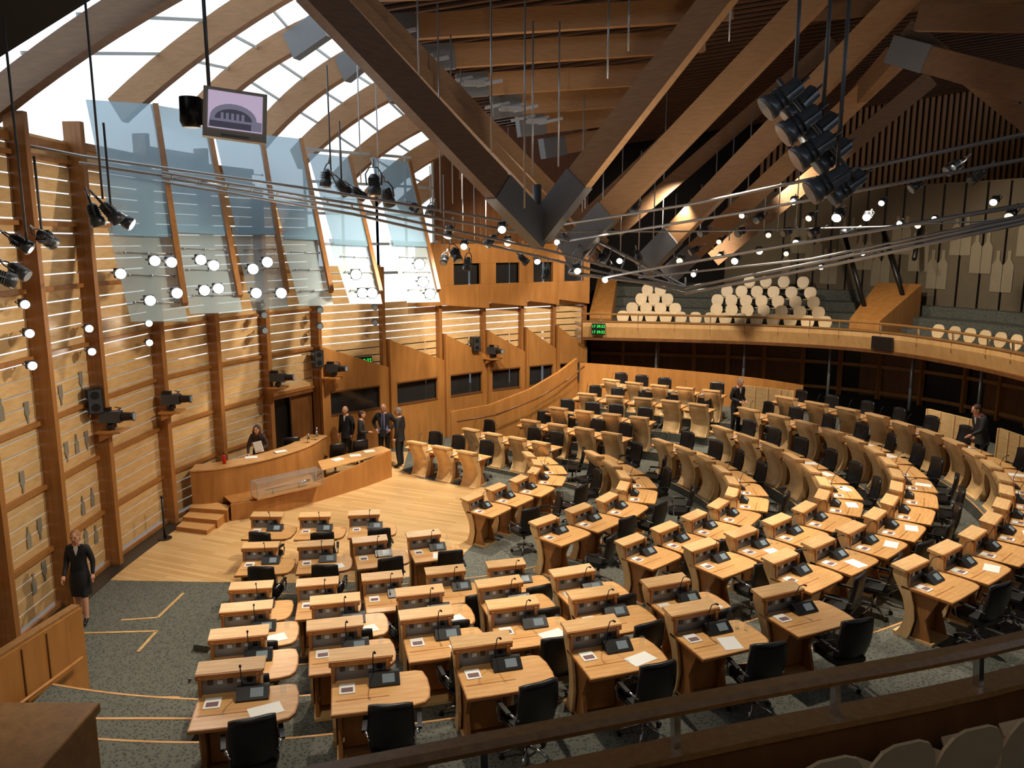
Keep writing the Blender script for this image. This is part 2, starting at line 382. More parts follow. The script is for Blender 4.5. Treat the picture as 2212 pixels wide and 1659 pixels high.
for i in range(4):
    p,q=path[i],path[i+1]; d=Vector((q[0]-p[0],q[1]-p[1])).normalized(); nn=Vector((-d.y,d.x))*.1
    b.add([(p[0],p[1],0),(q[0],q[1],0),(q[0],q[1],zt[i+1]),(p[0],p[1],zt[i]),(p[0]+nn.x,p[1]+nn.y,0),(q[0]+nn.x,q[1]+nn.y,0),(q[0]+nn.x,q[1]+nn.y,zt[i+1]),(p[0]+nn.x,p[1]+nn.y,zt[i])],
      [(0,1,2,3),(4,7,6,5),(3,2,6,7),(0,3,7,4),(1,5,6,2)],M_oak)
    b.tube([(p[0]+.2,p[1]-.3,zt[i]-.25),(q[0]+.2,q[1]-.3,zt[i+1]-.25)],.03,M_oakd,6)
b.obj('stair_balustrade')

# ---------------- left slatted wall ------------------------------------------------------------
WP=[(-7.6,0),(-7.8,2.2),(-8.0,4.4),(-8.15,6.6),(-8.2,8.6),(-8.25,10.4),(-8.3,11.95),(-8.35,13.7),(-8.4,15.6),(-8.25,18.1),(-7.7,20.1),(-6.95,21.9),(-5.95,23.6)]
WT=[8.3]*8+[8.4,8.5,8.4,7.6,6.6,5.6]
b=MB(); bp=MB(); bb=MB()
for i in range(len(WP)-1):
    p=Vector(WP[i]+(0,)); q=Vector(WP[i+1]+(0,)); d=(q-p); Ln=d.length; d.normalize(); nin=Vector((d.y,-d.x,0))
    top=WT[i]; ang=math.atan2(d.y,d.x); R=Matrix.Rotation(ang,3,'Z'); mid=(p+q)/2
    door=(i==len(WP)-2)
    z=.12; row=0
    while z<top:
        if not(door and z<2.25):
            tilt=Matrix.Rotation(ang,3,'Z')@Matrix.Rotation(.05,3,'X')
            b.box(mid+Vector((0,0,z+.12)),(Ln,.025,.228 if row%3 else .214),M_slat,tilt)
        z+=.245; row+=1
    for zz in ([.05]+[1.15*j for j in range(1,8)]):
        if zz<top and not(door and zz<2.2): bp.box(mid+nin*.05+Vector((0,0,zz)),(Ln,.09,.08),M_post,R)
    bp.box(mid+Vector((0,0,top)),(Ln,.16,.14),M_post,R)
    if 5<=i<=7:
        rr=random.Random(i)
        for zz in (.8,1.6,2.7,3.8) if i>5 else (.8,1.8):
            for kx in range(4):
                if rr.random()<.75:
                    c=p+d*(Ln*(.2+.2*kx))+nin*.02+Vector((0,0,zz+rr.uniform(-.15,.15))); s=rr.choice([1,-1])
                    pl=[(-.065,-.18),(.065,-.18),(.065,.03),(.022,.1),(.022,.2),(-.022,.2),(-.022,.1),(-.065,.03)]
                    bb.prism([c+d*x+Vector((0,0,s*y)) for x,y in pl],nin*.012,M_bluegl)
for i,(x,y) in enumerate(WP):
    p=Vector((x,y,0)); 
    j=min(i,len(WP)-2); d=(Vector(WP[j+1])-Vector(WP[j])).normalized(); nin=Vector((d.y,-d.x,0)); ang=math.atan2(nin.y,nin.x)
    top=(WT[min(i,len(WT)-1)])
    bp.box(p+nin*.15+Vector((0,0,top/2+.2)),(.34,.13,top+.4),M_post,Matrix.Rotation(ang,3,'Z'))
b.obj('wall_left_slats'); bp.obj('wall_left_frame'); bb.obj('wall_left_bottle_insets')
b=MB(); p=Vector((-6.95,21.9,0)); q=Vector((-5.95,23.6,0)); d=(q-p).normalized(); nin=Vector((d.y,-d.x,0)); R=Matrix.Rotation(math.atan2(d.y,d.x),3,'Z')
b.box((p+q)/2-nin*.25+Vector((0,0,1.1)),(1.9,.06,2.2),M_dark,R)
b.box((p+q)/2+Vector((0,0,2.2)),(1.9,.14,.1),M_oakd,R)
b.box((p+q)/2+d*.5-nin*.1+Vector((0,0,1.08)),(.85,.06,2.1),M_oakd,R)
b.obj('door_1')

# ---------------- booth wall ---------------------------------------------------------------------
BP=[(-5.95,23.6),(-4.15,25.2),(-2.5,26.7),(-1.07,27.9),(.3,28.8),(1.5,29.5),(2.7,30)]
b=MB(); bw=MB(); bsl=MB()
for i in range(6):
    p=Vector(BP[i]+(0,)); q=Vector(BP[i+1]+(0,)); d=q-p; Ln=d.length; d.normalize(); nin=Vector((d.y,-d.x,0))
    def P(x,z,o=0): return p+d*x+nin*(.35+o)+Vector((0,0,z))
    def panel(poly,mat=M_oak,o=0,t=.1,mb=b): mb.prism([P(x,z,o) for x,z in poly],-nin*t,mat)
    x0,x1=Ln*.14,Ln*.86; z0,z1=1.35,2.12
    panel([(0,0),(Ln,0),(Ln,z0),(0,z0)]); panel([(0,z0),(x0,z0),(x0,z1),(0,z1)]); panel([(x1,z0),(Ln,z0),(Ln,z1),(x1,z1)])
    panel([(0,z1),(Ln,z1),(Ln,2.65),(0,3.55)])
    panel([(0,0),(.06,0),(.06,3.55),(0,3.55)],M_oak,.12,.5)
    panel([(x0,z0),(x1,z0),(x1,z1),(x0,z1)],M_plate,-.14,.01,bw)
    panel([(x0,z0),(x1,z0),(x1,z0+.04),(x0,z0+.04)],M_oakd,.015,.16,bw); panel([(x0,z1-.04),(x1,z1-.04),(x1,z1),(x0,z1)],M_oakd,.015,.16,bw)
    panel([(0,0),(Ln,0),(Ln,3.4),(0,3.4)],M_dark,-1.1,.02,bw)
    if i==0:
        panel([(x0+.1,1.2),(x1-.1,1.2),(x1-.1,1.72),(x0+.1,1.72)],M_red,-.3,.1,bw)
    if i>=2:
        panel([(x0+.2,1.45),(x0+.7,1.45),(x0+.7,1.75),(x0+.2,1.75)],M_frame,-.6,.1,bw)
    z=2.6
    while z<4.7+ (1.0 if i<1 else 0):
        panel([(0,z),(Ln,z),(Ln,z+.2),(0,z+.2)],M_slat,-.3,.02,bsl); z+=.235
    panel([(Ln-.12,2),(Ln,2),(Ln,6.6 if i else 5.8),(Ln-.12,6.6 if i else 5.8)],M_post,-.1,.2,bsl)
    if i>=2:
        a0,a1=Ln*.2,Ln*.8; c0,c1=5.15,5.85
        oo=.1
        panel([(0,4.5),(Ln,4.3),(Ln,c0),(0,c0)],M_oak,oo); panel([(0,c0),(a0,c0),(a0,c1),(0,c1)],M_oak,oo); panel([(a1,c0),(Ln,c0),(Ln,c1),(a1,c1)],M_oak,oo); panel([(0,c1),(Ln,c1),(Ln,6.5),(0,6.5)],M_oak,oo)
        panel([(a0,c0),(a1,c0),(a1,c1),(a0,c1)],M_plate,-.1,.01,bw)
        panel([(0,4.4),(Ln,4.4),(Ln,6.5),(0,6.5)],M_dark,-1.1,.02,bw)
        panel([(a0+.25,5.1),(a1-.15,5.1),(a1-.15,5.6),(a0+.25,5.6)],M_red,-.4,.1,bw)
        panel([(0,6.5),(Ln,6.5),(Ln,10.5),(0,10.5)],M_oakd,-.4,.06)
    elif i==1:
        panel([(Ln*.5,4.5),(Ln,4.5),(Ln,6.5),(Ln*.5,6.5)],M_oak,.1)
b.obj('wall_booths',bevel=.008); bw.obj('window_booths'); bsl.obj('wall_booth_slats')
b=MB()
def mull(P_,z0,z1,nx,nz):
    for i in range(len(P_)-1):
        p=Vector(P_[i]+(0,)); q=Vector(P_[i+1]+(0,))
        for k in range(nx+1):
            c=p.lerp(q,k/nx); b.box(c+Vector((0,0,(z0+z1)/2)),(.07,.07,z1-z0),M_frame)
        for k in range(nz+1):
            z=z0+(z1-z0)*k/nz; b.beam(p+Vector((0,0,z)),q+Vector((0,0,z)),.06,.08,M_frame)
mull([(-6.0,23.7),(-4.2,25.3),(-2.6,26.8)],5.6,9.2,2,4)
b.obj('window_upper')

# ---------------- dais ---------------------------------------------------------------------------
b=MB()
def wallrun(mb,pts,z0s,z1s,th,mat,capmat=None,capw=0):
    pts=[Vector(p[:2]) for p in pts]; n=len(pts); ins=[]
    for i,p in enumerate(pts):
        d=(pts[min(i+1,n-1)]-pts[max(i-1,0)]).normalized(); ins.append(Vector((-d.y,d.x)))
    vs=[]
    for i,p in enumerate(pts):
        q=p+ins[i]*th
        vs+=[(p.x,p.y,z0s[i]),(p.x,p.y,z1s[i]),(q.x,q.y,z1s[i]),(q.x,q.y,z0s[i])]
    fs=[(0,1,2,3),tuple(4*(n-1)+j for j in(3,2,1,0))]
    for i in range(n-1):
        for j in range(4): fs.append((4*i+j,4*i+(j+1)%4,4*i+4+(j+1)%4,4*i+4+j))
    mb.add(vs,fs,mat)
    if capmat:
        vs=[]
        for i,p in enumerate(pts):
            a=p-ins[i]*.03; q=p+ins[i]*capw
            vs+=[(a.x,a.y,z1s[i]),(a.x,a.y,z1s[i]+.04),(q.x,q.y,z1s[i]+.04),(q.x,q.y,z1s[i])]
        mb.add(vs,fs,capmat)
up=catmull([(-7.75,18.5),(-7.1,18.65),(-6.2,19.4),(-5.5,20.5),(-5.2,21.7)],5); n=len(up)
wallrun(b,up,[.28]*n,list(np.linspace(1.12,1.2,n)),.06,M_oak,M_top,.55)
lo=catmull([(-6.7,18.15),(-5.8,18.7),(-4.9,19.7),(-4.1,20.7),(-3.4,21.75)],5); n=len(lo)
wallrun(b,lo,[0]*n,[.42]*8+list(np.linspace(.5,.8,n-8)),.06,M_oak)
b.prism([(x,y,.42) for x,y in [(-6.7,18.2),(-5.8,18.75),(-4.95,19.75),(-5.3,20.6),(-6.3,19.5),(-7.1,18.75)]],(0,0,.03),M_oak)
b.prism([(x,y,.76) for x,y in [(-4.9,19.8),(-4.1,20.75),(-3.42,21.8),(-3.75,22.2),(-4.5,21.4),(-5.2,20.6)]],(0,0,.04),M_top)
b.prism([(x,y,0) for x,y in [(-7.75,18.6),(-7.1,18.75),(-6.2,19.45),(-5.5,20.55),(-5.25,21.7),(-5.6,22.4),(-6.6,22.0),(-7.3,20.4),(-7.75,19.2)]],(0,0,.3),M_oak)
for i,(dx,z) in enumerate(((0,.1),(.25,.2),(.5,.3))):
    b.prism([(-7.75,17.5+dx*1.5,0),(-6.95+.1*i,17.25+dx*1.6,0),(-6.8,18.4,0),(-7.75,18.9,0)],(0,0,z),M_oak)
    b.prism([(-7.75,17.5+dx*1.5,z),(-6.95+.1*i,17.25+dx*1.6,z),(-6.8,18.4,z),(-7.75,18.9,z)],(0,0,.012),M_top)
b.obj('presiding_officer_dais',bevel=.01)
b=MB(); a=Vector((-6.25,18.25,.5)); q=Vector((-4.75,19.65,.5)); d=(q-a).normalized(); R=Matrix.Rotation(math.atan2(d.y,d.x),3,'Z'); mid=(a+q)/2+Vector((-.05,.02,0))
L2=1.75
for sx in(-1,1):
    for sy in(-1,1):
        b.box(mid+R@Vector((sx*L2/2,sy*.17,.2)),(.02,.02,.4),M_steel,R)
for sy in(-1,1): b.box(mid+R@Vector((0,sy*.17,.4)),(L2,.015,.015),M_steel,R)
b.box(mid+R@Vector((0,-.17,.2)),(L2,.012,.4),M_glass,R); b.box(mid+R@Vector((0,.17,.2)),(L2,.012,.4),M_glass,R); b.box(mid+Vector((0,0,.4)),(L2,.35,.012),M_glass,R); b.box(mid,(L2,.35,.03),M_oak,R)
b.tube([mid+R@Vector((-.6,0,.14)),mid+R@Vector((.35,0,.14)),mid+R@Vector((.4,0,.14)),mid+R@Vector((.6,0,.14))],[.018,.018,.05,.03],M_chrome,8)
b.tube([mid+R@Vector((-.4,0,.02)),mid+R@Vector((-.4,0,.13))],.015,M_steel,6); b.tube([mid+R@Vector((.3,0,.02)),mid+R@Vector((.3,0,.13))],.015,M_steel,6)
b.obj('mace_display_case')
b=MB(); M_extr=flat('extinguisher_red',(190,25,20),.35)
b.tube([(0,0,0),(0,0,.2),(0,0,.24)],[.045,.045,.02],M_extr,12); b.tube([(0,0,.24),(0,0,.29)],.015,M_blackp,8); b.tube([(0,0,.27),(.06,0,.24),(.07,0,.08)],.008,M_blackp,6)
b.obj('fire_extinguisher',loc=(-7.1,19.0,1.18))
b=MB(); b.tube([(0,0,0),(0,0,.02)],.15,M_blackp,16); b.tube([(0,0,.02),(0,0,.95)],.025,M_blackp,8); b.sphere((0,0,.97),.04,M_blackp); b.obj('rope_stanchion',loc=(-7.8,17.0,.012))
for x,y,a in((-6.1,21.3,-2.4),(-5.0,21.75,-2.2),(-4.45,22.15,-2.2)):
    z=.3 if x<-5.5 else 0
    inst(chair_me,'office_chair',(x,y,z),a+math.pi/2+1.2)
b=MB()
for (x,y,z,s) in((-5.35,21.2,1.24,1),(-5.5,20.9,1.24,1),(-5.4,21.45,1.24,1.2)):
    b.tube([(x,y,z),(x,y,z+.12*s),(x,y,z+.16*s),(x,y,z+.24*s)],[.04,.04,.018,.018],M_chrome,10)
b.obj('water_carafe')
b=MB()
for (x,y,z,a) in((-4.3,21.15,.8,.3),(-4.7,20.75,.8,.9),(-4.0,21.6,.8,.5),(-6.0,20.0,1.22,.6),(-6.6,19.5,1.2,.3)):
    b.box((x,y,z+.006),(.3,.21,.012),M_paper,Matrix.Rotation(a,3,'Z'))
b.obj('order_papers')

# ---------------- gallery -------------------------------------------------------------------------
G=catmull([(-2.3,3.18),(-.82,3.65),(1.3,4.32),(3.47,5.0),(6.5,6.3),(9.5,8.8),(12.0,12.2),(13.2,16),(13.3,20.4),(12.9,23.2),(11.9,25.6),(9.7,27.3),(6.46,28.4),(2.6,29.2)],6)
G=[Vector(g) for g in G]; n=len(G); GN=[]
for i in range(n):
    d=(G[min(i+1,n-1)]-G[max(i-1,0)]).normalized(); GN.append(Vector((d.y,-d.x)))
def gring(o,z): return [(G[i].x+GN[i].x*o,G[i].y+GN[i].y*o,z) for i in range(n)]
def strip(mb,A,B,mat,close=False):
    m=len(A); mb.add(list(A)+list(B),[(i,i+1,m+i+1,m+i) for i in range(m-1)],mat)
def solidstrip(mb,secs,mat):
    for a,c in zip(secs,secs[1:]+secs[:1]): strip(mb,a,c,mat)
    k=len(secs)
    mb.add([s_[0] for s_ in secs],[tuple(range(k))],mat); mb.add([s_[-1] for s_ in secs],[tuple(range(k))],mat)
b=MB()
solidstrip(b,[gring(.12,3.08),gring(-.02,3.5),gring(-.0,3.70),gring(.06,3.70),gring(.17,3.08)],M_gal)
strip(b,gring(.065,3.70),gring(.18,3.08),M_oakd)  # dark sheet over the inner face, its shadow put into the colour
solidstrip(b,[gring(-.05,3.68),gring(-.05,3.72),gring(.13,3.72),gring(.13,3.68)],M_rail)
solidstrip(b,[gring(.0,3.0),gring(.0,3.1),gring(.4,3.1),gring(.4,3.0)],M_oakd)
b.obj('gallery_parapet')
b=MB()
solidstrip(b,[gring(-.03,3.93),gring(-.05,3.97),gring(-.02,4.0),gring(.06,4.0),gring(.09,3.97),gring(.07,3.93)],M_rail)
acc=0
for i in range(1,n):
    seg=(G[i]-G[i-1]).length; acc+=seg
    if acc>.9 :
        acc=0; g=G[i]; o=GN[i]
        b.beam((g.x+o.x*.04,g.y+o.y*.04,3.72),(g.x+o.x*.02,g.y+o.y*.02,3.93),.04,.05,M_chrome)
        b.box((g.x-o.x*.012,g.y-o.y*.012,3.52),(.012,.012,.3),M_oakd)
b.obj('gallery_handrail')
b=MB()
zs=[3.1,3.1,3.35,3.35,3.65,3.65,3.95,3.95,4.3,4.3,4.7,4.7]; os_=[.2,1.3,1.3,2.2,2.2,3.1,3.1,4.0,4.0,4.9,4.9,9]
for i in range(len(zs)-1): strip(b,gring(os_[i],zs[i]),gring(os_[i+1],zs[i+1]),M_carpet)
strip(b,gring(.2,2.98),gring(9,2.98),M_oakd)
b.obj('floor_gallery')
cum=[0]
for i in range(1,n): cum.append(cum[-1]+(G[i]-G[i-1]).length)
tot=cum[-1]
def gat(s):
    x=np.interp(s,cum,[g.x for g in G]); y=np.interp(s,cum,[g.y for g in G]); ox=np.interp(s,cum,[g.x for g in GN]); oy=np.interp(s,cum,[g.y for g in GN]); return x,y,ox,oy
def seat(s,o,z,name='gallery_chair'):
    x,y,ox,oy=gat(s); rz=math.atan2(-oy,-ox)-math.pi/2
    inst(shell_me,name,(x+ox*o,y+oy*o,z),rz)
for row,(o,z,s0,s1) in enumerate(((.85,3.1,1.4,8.2),(1.75,3.35,1.7,3.3),(1.75,3.35,4.7,8.0),(2.65,3.65,2.0,3.2),(2.65,3.65,4.7,7.8),(3.55,3.95,2.2,3.0),(3.55,3.95,5.0,7.8),(4.45,4.3,5.7,7.6))):
    s=s0
    while s<s1: seat(tot-s,o,z); s+=.52*(1 if o<2 else .92)
s=11.3
while s<17: seat(tot-s,.85,3.1); s+=.52
for x,y in((1.1,3.75),(1.54,3.89),(1.98,4.02),(2.42,4.15),(2.86,4.29),(3.3,4.43)):
    inst(shell_me,'gallery_chair',(x,y,3.12),math.radians(17))
b=MB()
for s0,s1 in((.2,1.0),(9.0,9.9)):
    (x,y,ox,oy)=gat(tot-s0); (x2,y2,ox2,oy2)=gat(tot-s1)
    lo_=[(x+ox*.5,y+oy*.5,3.1),(x2+ox2*.5,y2+oy2*.5,3.1),(x2+ox2*3.6,y2+oy2*3.6,3.1),(x+ox*3.6,y+oy*3.6,3.1)]
    zt_=[4.0,4.0,5.1,5.1]; hi_=[(p[0],p[1],z) for p,z in zip(lo_,zt_)]
    b.add(lo_+hi_,[(0,1,5,4),(1,2,6,5),(2,3,7,6),(3,0,4,7),(4,5,6,7)],M_oak)
b.obj('gallery_stair_enclosure')
def clock(loc,rz,scale,lines,name='digital_clock'):
    b=MB(); w=.62*scale; h=.26*scale*len(lines)
    b.box((0,.03,0),(w,.05,h),M_blackp)
    o=b.obj(name,loc=loc); o.rotation_euler=(0,0,rz)
    for i,t in enumerate(lines):
        cu=bpy.data.curves.new('digits','FONT'); cu.body=t; cu.size=.17*scale; cu.align_x='CENTER'; cu.align_y='CENTER'; cu.extrude=.002
        cu.materials.append(M_green)
        ob=bpy.data.objects.new('digits',cu); coll.objects.link(ob); ob.parent=o; ob.rotation_euler=(math.pi/2,0,0); ob.location=(0,-.002,(len(lines)-1)*.13*scale-i*.26*scale)
clock((3.15,28.93,3.42),math.radians(-8),.8,['17 39:32','17 39:32'])
clock((-4.62,24.45,2.92),math.radians(40),1,['17:39:32'])
b=MB(); x,y,ox,oy=gat(tot-10.3); b.box((0,0,0),(.7,.1,.42),M_blackp); b.box((0,-.055,0),(.6,.01,.34),M_dark); o=b.obj('gallery_monitor',loc=(x-ox*.06,y-oy*.06,3.35)); o.rotation_euler=(0,0,math.atan2(oy,ox)-math.pi/2)

# under-gallery walls and columns
b=MB()
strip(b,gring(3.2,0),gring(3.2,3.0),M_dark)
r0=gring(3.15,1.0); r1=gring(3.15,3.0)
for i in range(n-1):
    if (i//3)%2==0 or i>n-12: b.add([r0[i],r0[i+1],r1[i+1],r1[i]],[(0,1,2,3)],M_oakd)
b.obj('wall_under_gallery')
bcol=MB()
for i in range(20,n-2,2):
    g=G[i]; o=GN[i]; bcol.box((g.x+o.x*3.1,g.y+o.y*3.1,2),(.14,.14,2.2),M_oak)
for z in(1.15,2.1,2.9):
    for i in range(20,n-1):
        a=gring(3.1,z)[i]; c=gring(3.1,z)[i+1]; bcol.beam(a,c,.08,.12,M_oak)
bcol.obj('wall_under_gallery_frames')
b=MB()
for i in range(24,n-4,5):
    g=G[i]; o=GN[i]; b.tube([(g.x+o.x*1.2,g.y+o.y*1.2,1.05),(g.x+o.x*1.2,g.y+o.y*1.2,3.0)],.05,M_steel,10)
b.obj('gallery_column')
b=MB()
pp=[(2.4,27.9),(4.2,27.6),(6.4,26.9),(8.2,26.1),(9.4,25.3)]; pp=catmull(pp,4); m=len(pp)
wallrun(b,pp,[.0]*m,list(np.linspace(2.35,2.0,m)),.06,M_oak)
b.obj('rear_timber_screen')
b=MB()
for (x,y,a,w) in((8.05,24.6,-.65,1.6),(11.75,20.6,-1.25,1.8),(12.1,18.4,-1.5,1.5)):
    R=Matrix.Rotation(a,3,'Z'); b.box((x,y,1.05+.5),(w,.06,1.0),M_slat,R)
    for j in range(5): b.box(Vector((x,y,1.55))+R@Vector((-w/2+w*j/4,-.04,0)),(.04,.04,1.0),M_pale,R)
b.obj('timber_bench_back')

b=MB(); b.box((-3.65,3.35,3.2),(2.6,1.5,1.56),M_rail); b.box((-3.65,3.35,4.0),(2.64,1.54,.06),M_rail); b.obj('wall_gallery_pier',bevel=.01)
b=MB(); wallrun(b,[(-6.7,6.6),(-6.45,8.6),(-6.15,10.3),(-6.1,10.55)][::-1],[0]*4,[1.48]*4,-.1,M_oak,M_rail,-.16)
for t in(.25,.5,.75):
    p=Vector((-6.45,8.6)).lerp(Vector((-6.15,10.3)),t); b.box((p.x+.005,p.y,.74),(.02,.02,1.4),M_oakd)
b.tube([(-6.3,8.6,.85),(-6.02,10.3,.85)],.025,M_oak,8)
b.obj('ramp_balustrade')

# ---------------- outer shell ---------------------------------------------------------------------
b=MB()
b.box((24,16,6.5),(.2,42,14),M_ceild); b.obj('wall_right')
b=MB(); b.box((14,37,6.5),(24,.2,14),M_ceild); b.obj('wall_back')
b=MB(); b.box((8,-4,6.5),(34,.2,14),M_oakd); b.obj('wall_behind_viewer')
b=MB()
x=11.0
while x<23.5:
    b.box((x,36.2,10.4),(.14,.1,6),M_post); x+=.26
b.obj('wall_back_gable_slats')
b=MB(); CW=catmull([(9.5,35.5),(12.3,32.6),(15.0,29.5),(17.2,25.5),(18.4,21),(18.6,14)],6); m=len(CW)
wallrun(b,CW,[3]*m,[8.6]*m,-.2,M_conc)
for i in range(4,m-1):
    p=Vector(CW[i]); q=Vector(CW[i+1]); d=(q-p).normalized(); nn=Vector((-d.y,d.x,0)); d3=Vector((d.x,d.y,0))
    if (nn.x*(0-p.x)+nn.y*(18-p.y))<0: nn=-nn
    for kx in(.25,.75):
        c=Vector((p.x,p.y,0))+d3*(q-p).length*kx+nn*.21+Vector((0,0,5.6+ ((i*2+int(kx*4))%3)*.6))
        pl=[(-.18,-.7),(.18,-.7),(.18,.2),(.06,.38),(.06,.68),(-.06,.68),(-.06,.38),(-.18,.2)]
        b.prism([c+d3*x+Vector((0,0,y)) for x,y in pl],nn*.03,M_concl)
    b.box(Vector((p.x,p.y,5.8))+nn*.21,(.05,.05,5.5),M_dark)
b.obj('wall_concrete')
b=MB()
for u0,v0,u1,v1 in((1822,500,1868,665),(1905,490,1955,655),(1990,480,1975,560)):
    b.tube([V(u0,v0,28.5),V(u1,v1,27.5)],.08,M_dark,8)
b.obj('raking_strut')
b=MB(); b.prism([(2.7,30,0),(2.9,37,0),(3.0,37,0),(2.8,30,0)],(0,0,11),M_oakd); b.obj('wall_far_return')
def zc(x,y): return 11.5-.114*(y-17.1)+.15*(x+3.8)
edge=[(-5.6,4),(-4.6,11),(-3.8,17.1),(-2.8,24),(-1.85,31),(-1.3,37)]
b=MB()
vs=[(x,y,zc(x,y)+.3) for x,y in edge]+[(24,y,min(zc(24,y),16)+.3) for x,y in edge]
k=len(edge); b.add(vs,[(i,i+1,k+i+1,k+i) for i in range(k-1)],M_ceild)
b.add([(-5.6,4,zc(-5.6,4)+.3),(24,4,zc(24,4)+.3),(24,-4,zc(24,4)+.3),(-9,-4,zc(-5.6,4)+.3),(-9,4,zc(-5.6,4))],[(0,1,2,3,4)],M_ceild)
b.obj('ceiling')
b=MB(); y=6.0
while y<36:
    xe=np.interp(y,[e[1] for e in edge],[e[0] for e in edge])+.1
    b.beam((xe,y,zc(xe,y)+.1),(23.5,y,zc(23.5,y)+.1),.14,.06,M_ceil); y+=.36
b.obj('ceiling_slats')
b=MB()
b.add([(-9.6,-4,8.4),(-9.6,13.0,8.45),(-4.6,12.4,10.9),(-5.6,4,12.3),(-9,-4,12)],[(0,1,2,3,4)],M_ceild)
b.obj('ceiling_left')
b=MB(); b.box((-18,16,-.3),(18,60,.2),M_conc); b.obj('ground_outside')

# ---------------- roof timbers ------------------------------------------------------------------------
b=MB(); st=MB()
def rb(u0,v0,s0,u1,v1,s1,w=.2,h=.5,bow=.0,mat=M_beam,shoe=(0,0),n=8):
    p=V(u0,v0,s0); q=V(u1,v1,s1); b.beam(p,q,w,h,mat,bow,n)
    d=(q-p).normalized()
    if shoe[0]: st.beam(p-d*.15,p+d*shoe[0],w+.05,h+.04,M_bracket)
    if shoe[1]: st.beam(q+d*.15,q-d*shoe[1],w+.05,h+.04,M_bracket)
    return p,q
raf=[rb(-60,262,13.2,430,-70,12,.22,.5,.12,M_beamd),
rb(255,240,17,650,-50,16,.22,.55,.15),
rb(440,235,20.5,690,60,19,.22,.6,.2,shoe=(0,.9)),
rb(560,300,22.5,775,125,20.5,.22,.62,.2,shoe=(0,.6)),
rb(640,345,24,865,180,22,.22,.62,.2,shoe=(0,.5)),
rb(730,395,25,925,250,23.5,.22,.62,.2),
rb(800,430,26,985,300,25,.22,.62,.2),
rb(865,455,27,1060,340,26.5,.22,.62,.2)]
gb=MB()
for (p,q),(p2,q2) in zip(raf[:-1],raf[1:]):
    for t in(.25,.5,.75):
        a=p.lerp(q,t)+Vector((0,0,.5)); c=p2.lerp(q2,t)+Vector((0,0,.5)); gb.beam(a,c,.04,.06,M_frame)
gb.obj('skylight_glazing_bars')
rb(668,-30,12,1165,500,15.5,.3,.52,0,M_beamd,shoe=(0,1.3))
rb(748,-20,14.5,1290,560,18.5,.14,.22,0)
rb(770,-20,14.7,1305,530,18.7,.14,.3,0)
rb(850,90,19,1300,520,23,.2,.45,0)
for a in((690,-25,15,1800,-60,17),(838,62,17,1580,18,18),(925,125,18,1520,88,19),(1000,185,19,1450,158,20),(1075,230,20,1390,205,21),(1130,272,21,1330,250,22),(1180,320,22,1290,300,23)):
    rb(*a,.2,.5,.0,M_beam,shoe=(.6,0))
rb(1172,490,15.5,1580,-40,12.8,.24,.5,0,shoe=(1.2,0))
rb(1235,540,17.5,1790,-40,14,.24,.5,0,shoe=(1.2,0))
rb(1395,570,19.5,1985,-40,15,.24,.5,0,shoe=(1.0,0))
rb(1450,590,22,1960,110,20,.22,.5,0,shoe=(.8,0))
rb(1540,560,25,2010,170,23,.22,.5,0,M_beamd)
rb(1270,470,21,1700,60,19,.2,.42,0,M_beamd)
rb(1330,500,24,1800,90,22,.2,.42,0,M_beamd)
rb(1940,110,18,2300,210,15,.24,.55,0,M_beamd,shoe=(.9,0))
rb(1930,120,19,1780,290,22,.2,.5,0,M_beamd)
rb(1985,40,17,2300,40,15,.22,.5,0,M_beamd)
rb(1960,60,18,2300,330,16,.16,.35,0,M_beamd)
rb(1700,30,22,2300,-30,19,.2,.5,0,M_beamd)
b.obj('roof_beams'); 
for u,v,s in((830,70,16.6),(905,130,17.6),(1025,180,18.6),(1105,235,19.5),(1160,262,20.2)):
    p=V(u,v,s)
    for dx in(-.35,.0,.35):
        st.beam(p+Vector((dx-.3,0,-.02-.1*dx)),p+Vector((dx+.3,.1,.12-.1*dx)),.08,.07,M_steel)
    st.box(p,(.5,.12,.12),M_steel)
st.tube([V(1160,400,15.5),V(1160,520,15.5)],.09,M_bracket,10)
st.beam(V(1210,500,17.5),V(1240,590,17.5),.12,.14,M_bracket)
st.obj('roof_steel_brackets')

# ---------------- hanging rods -----------------------------------------------------------------------
b=MB()
rods=[(905,-30,180,15),(952,30,460,16),(978,90,440,17),(998,160,430,18),(1062,-30,330,13.5),(1098,280,455,19),(1133,-30,450,13.5),(1150,60,380,15),(1206,60,360,16),(1257,215,520,19),(1312,-30,170,14),(1357,-30,110,13.5),(1380,330,540,20),(1410,350,560,21),(1455,420,590,22),(1487,430,580,22),(1510,400,560,23),(1540,330,540,22),(1575,280,520,23),(1613,240,470,22),(1650,350,500,23),(780,150,400,20),(818,170,400,21),(1575,-30,90,15),(1300,320,560,20),(1340,300,560,22),(1430,200,520,24),(1000,380,500,22),(1025,400,520,23),(1050,390,510,22),(960,380,540,24),(930,360,440,24),(1680,330,500,24),(1720,330,480,23)]
for u,v0,v1,s in rods:
    p=V(u,v0,s); q=V(u,v1,s); b.tube([(q.x,q.y,p.z),(q.x,q.y,q.z)],.018 if s<17 else .016,M_steel,6)
b.obj('hanging_rods')

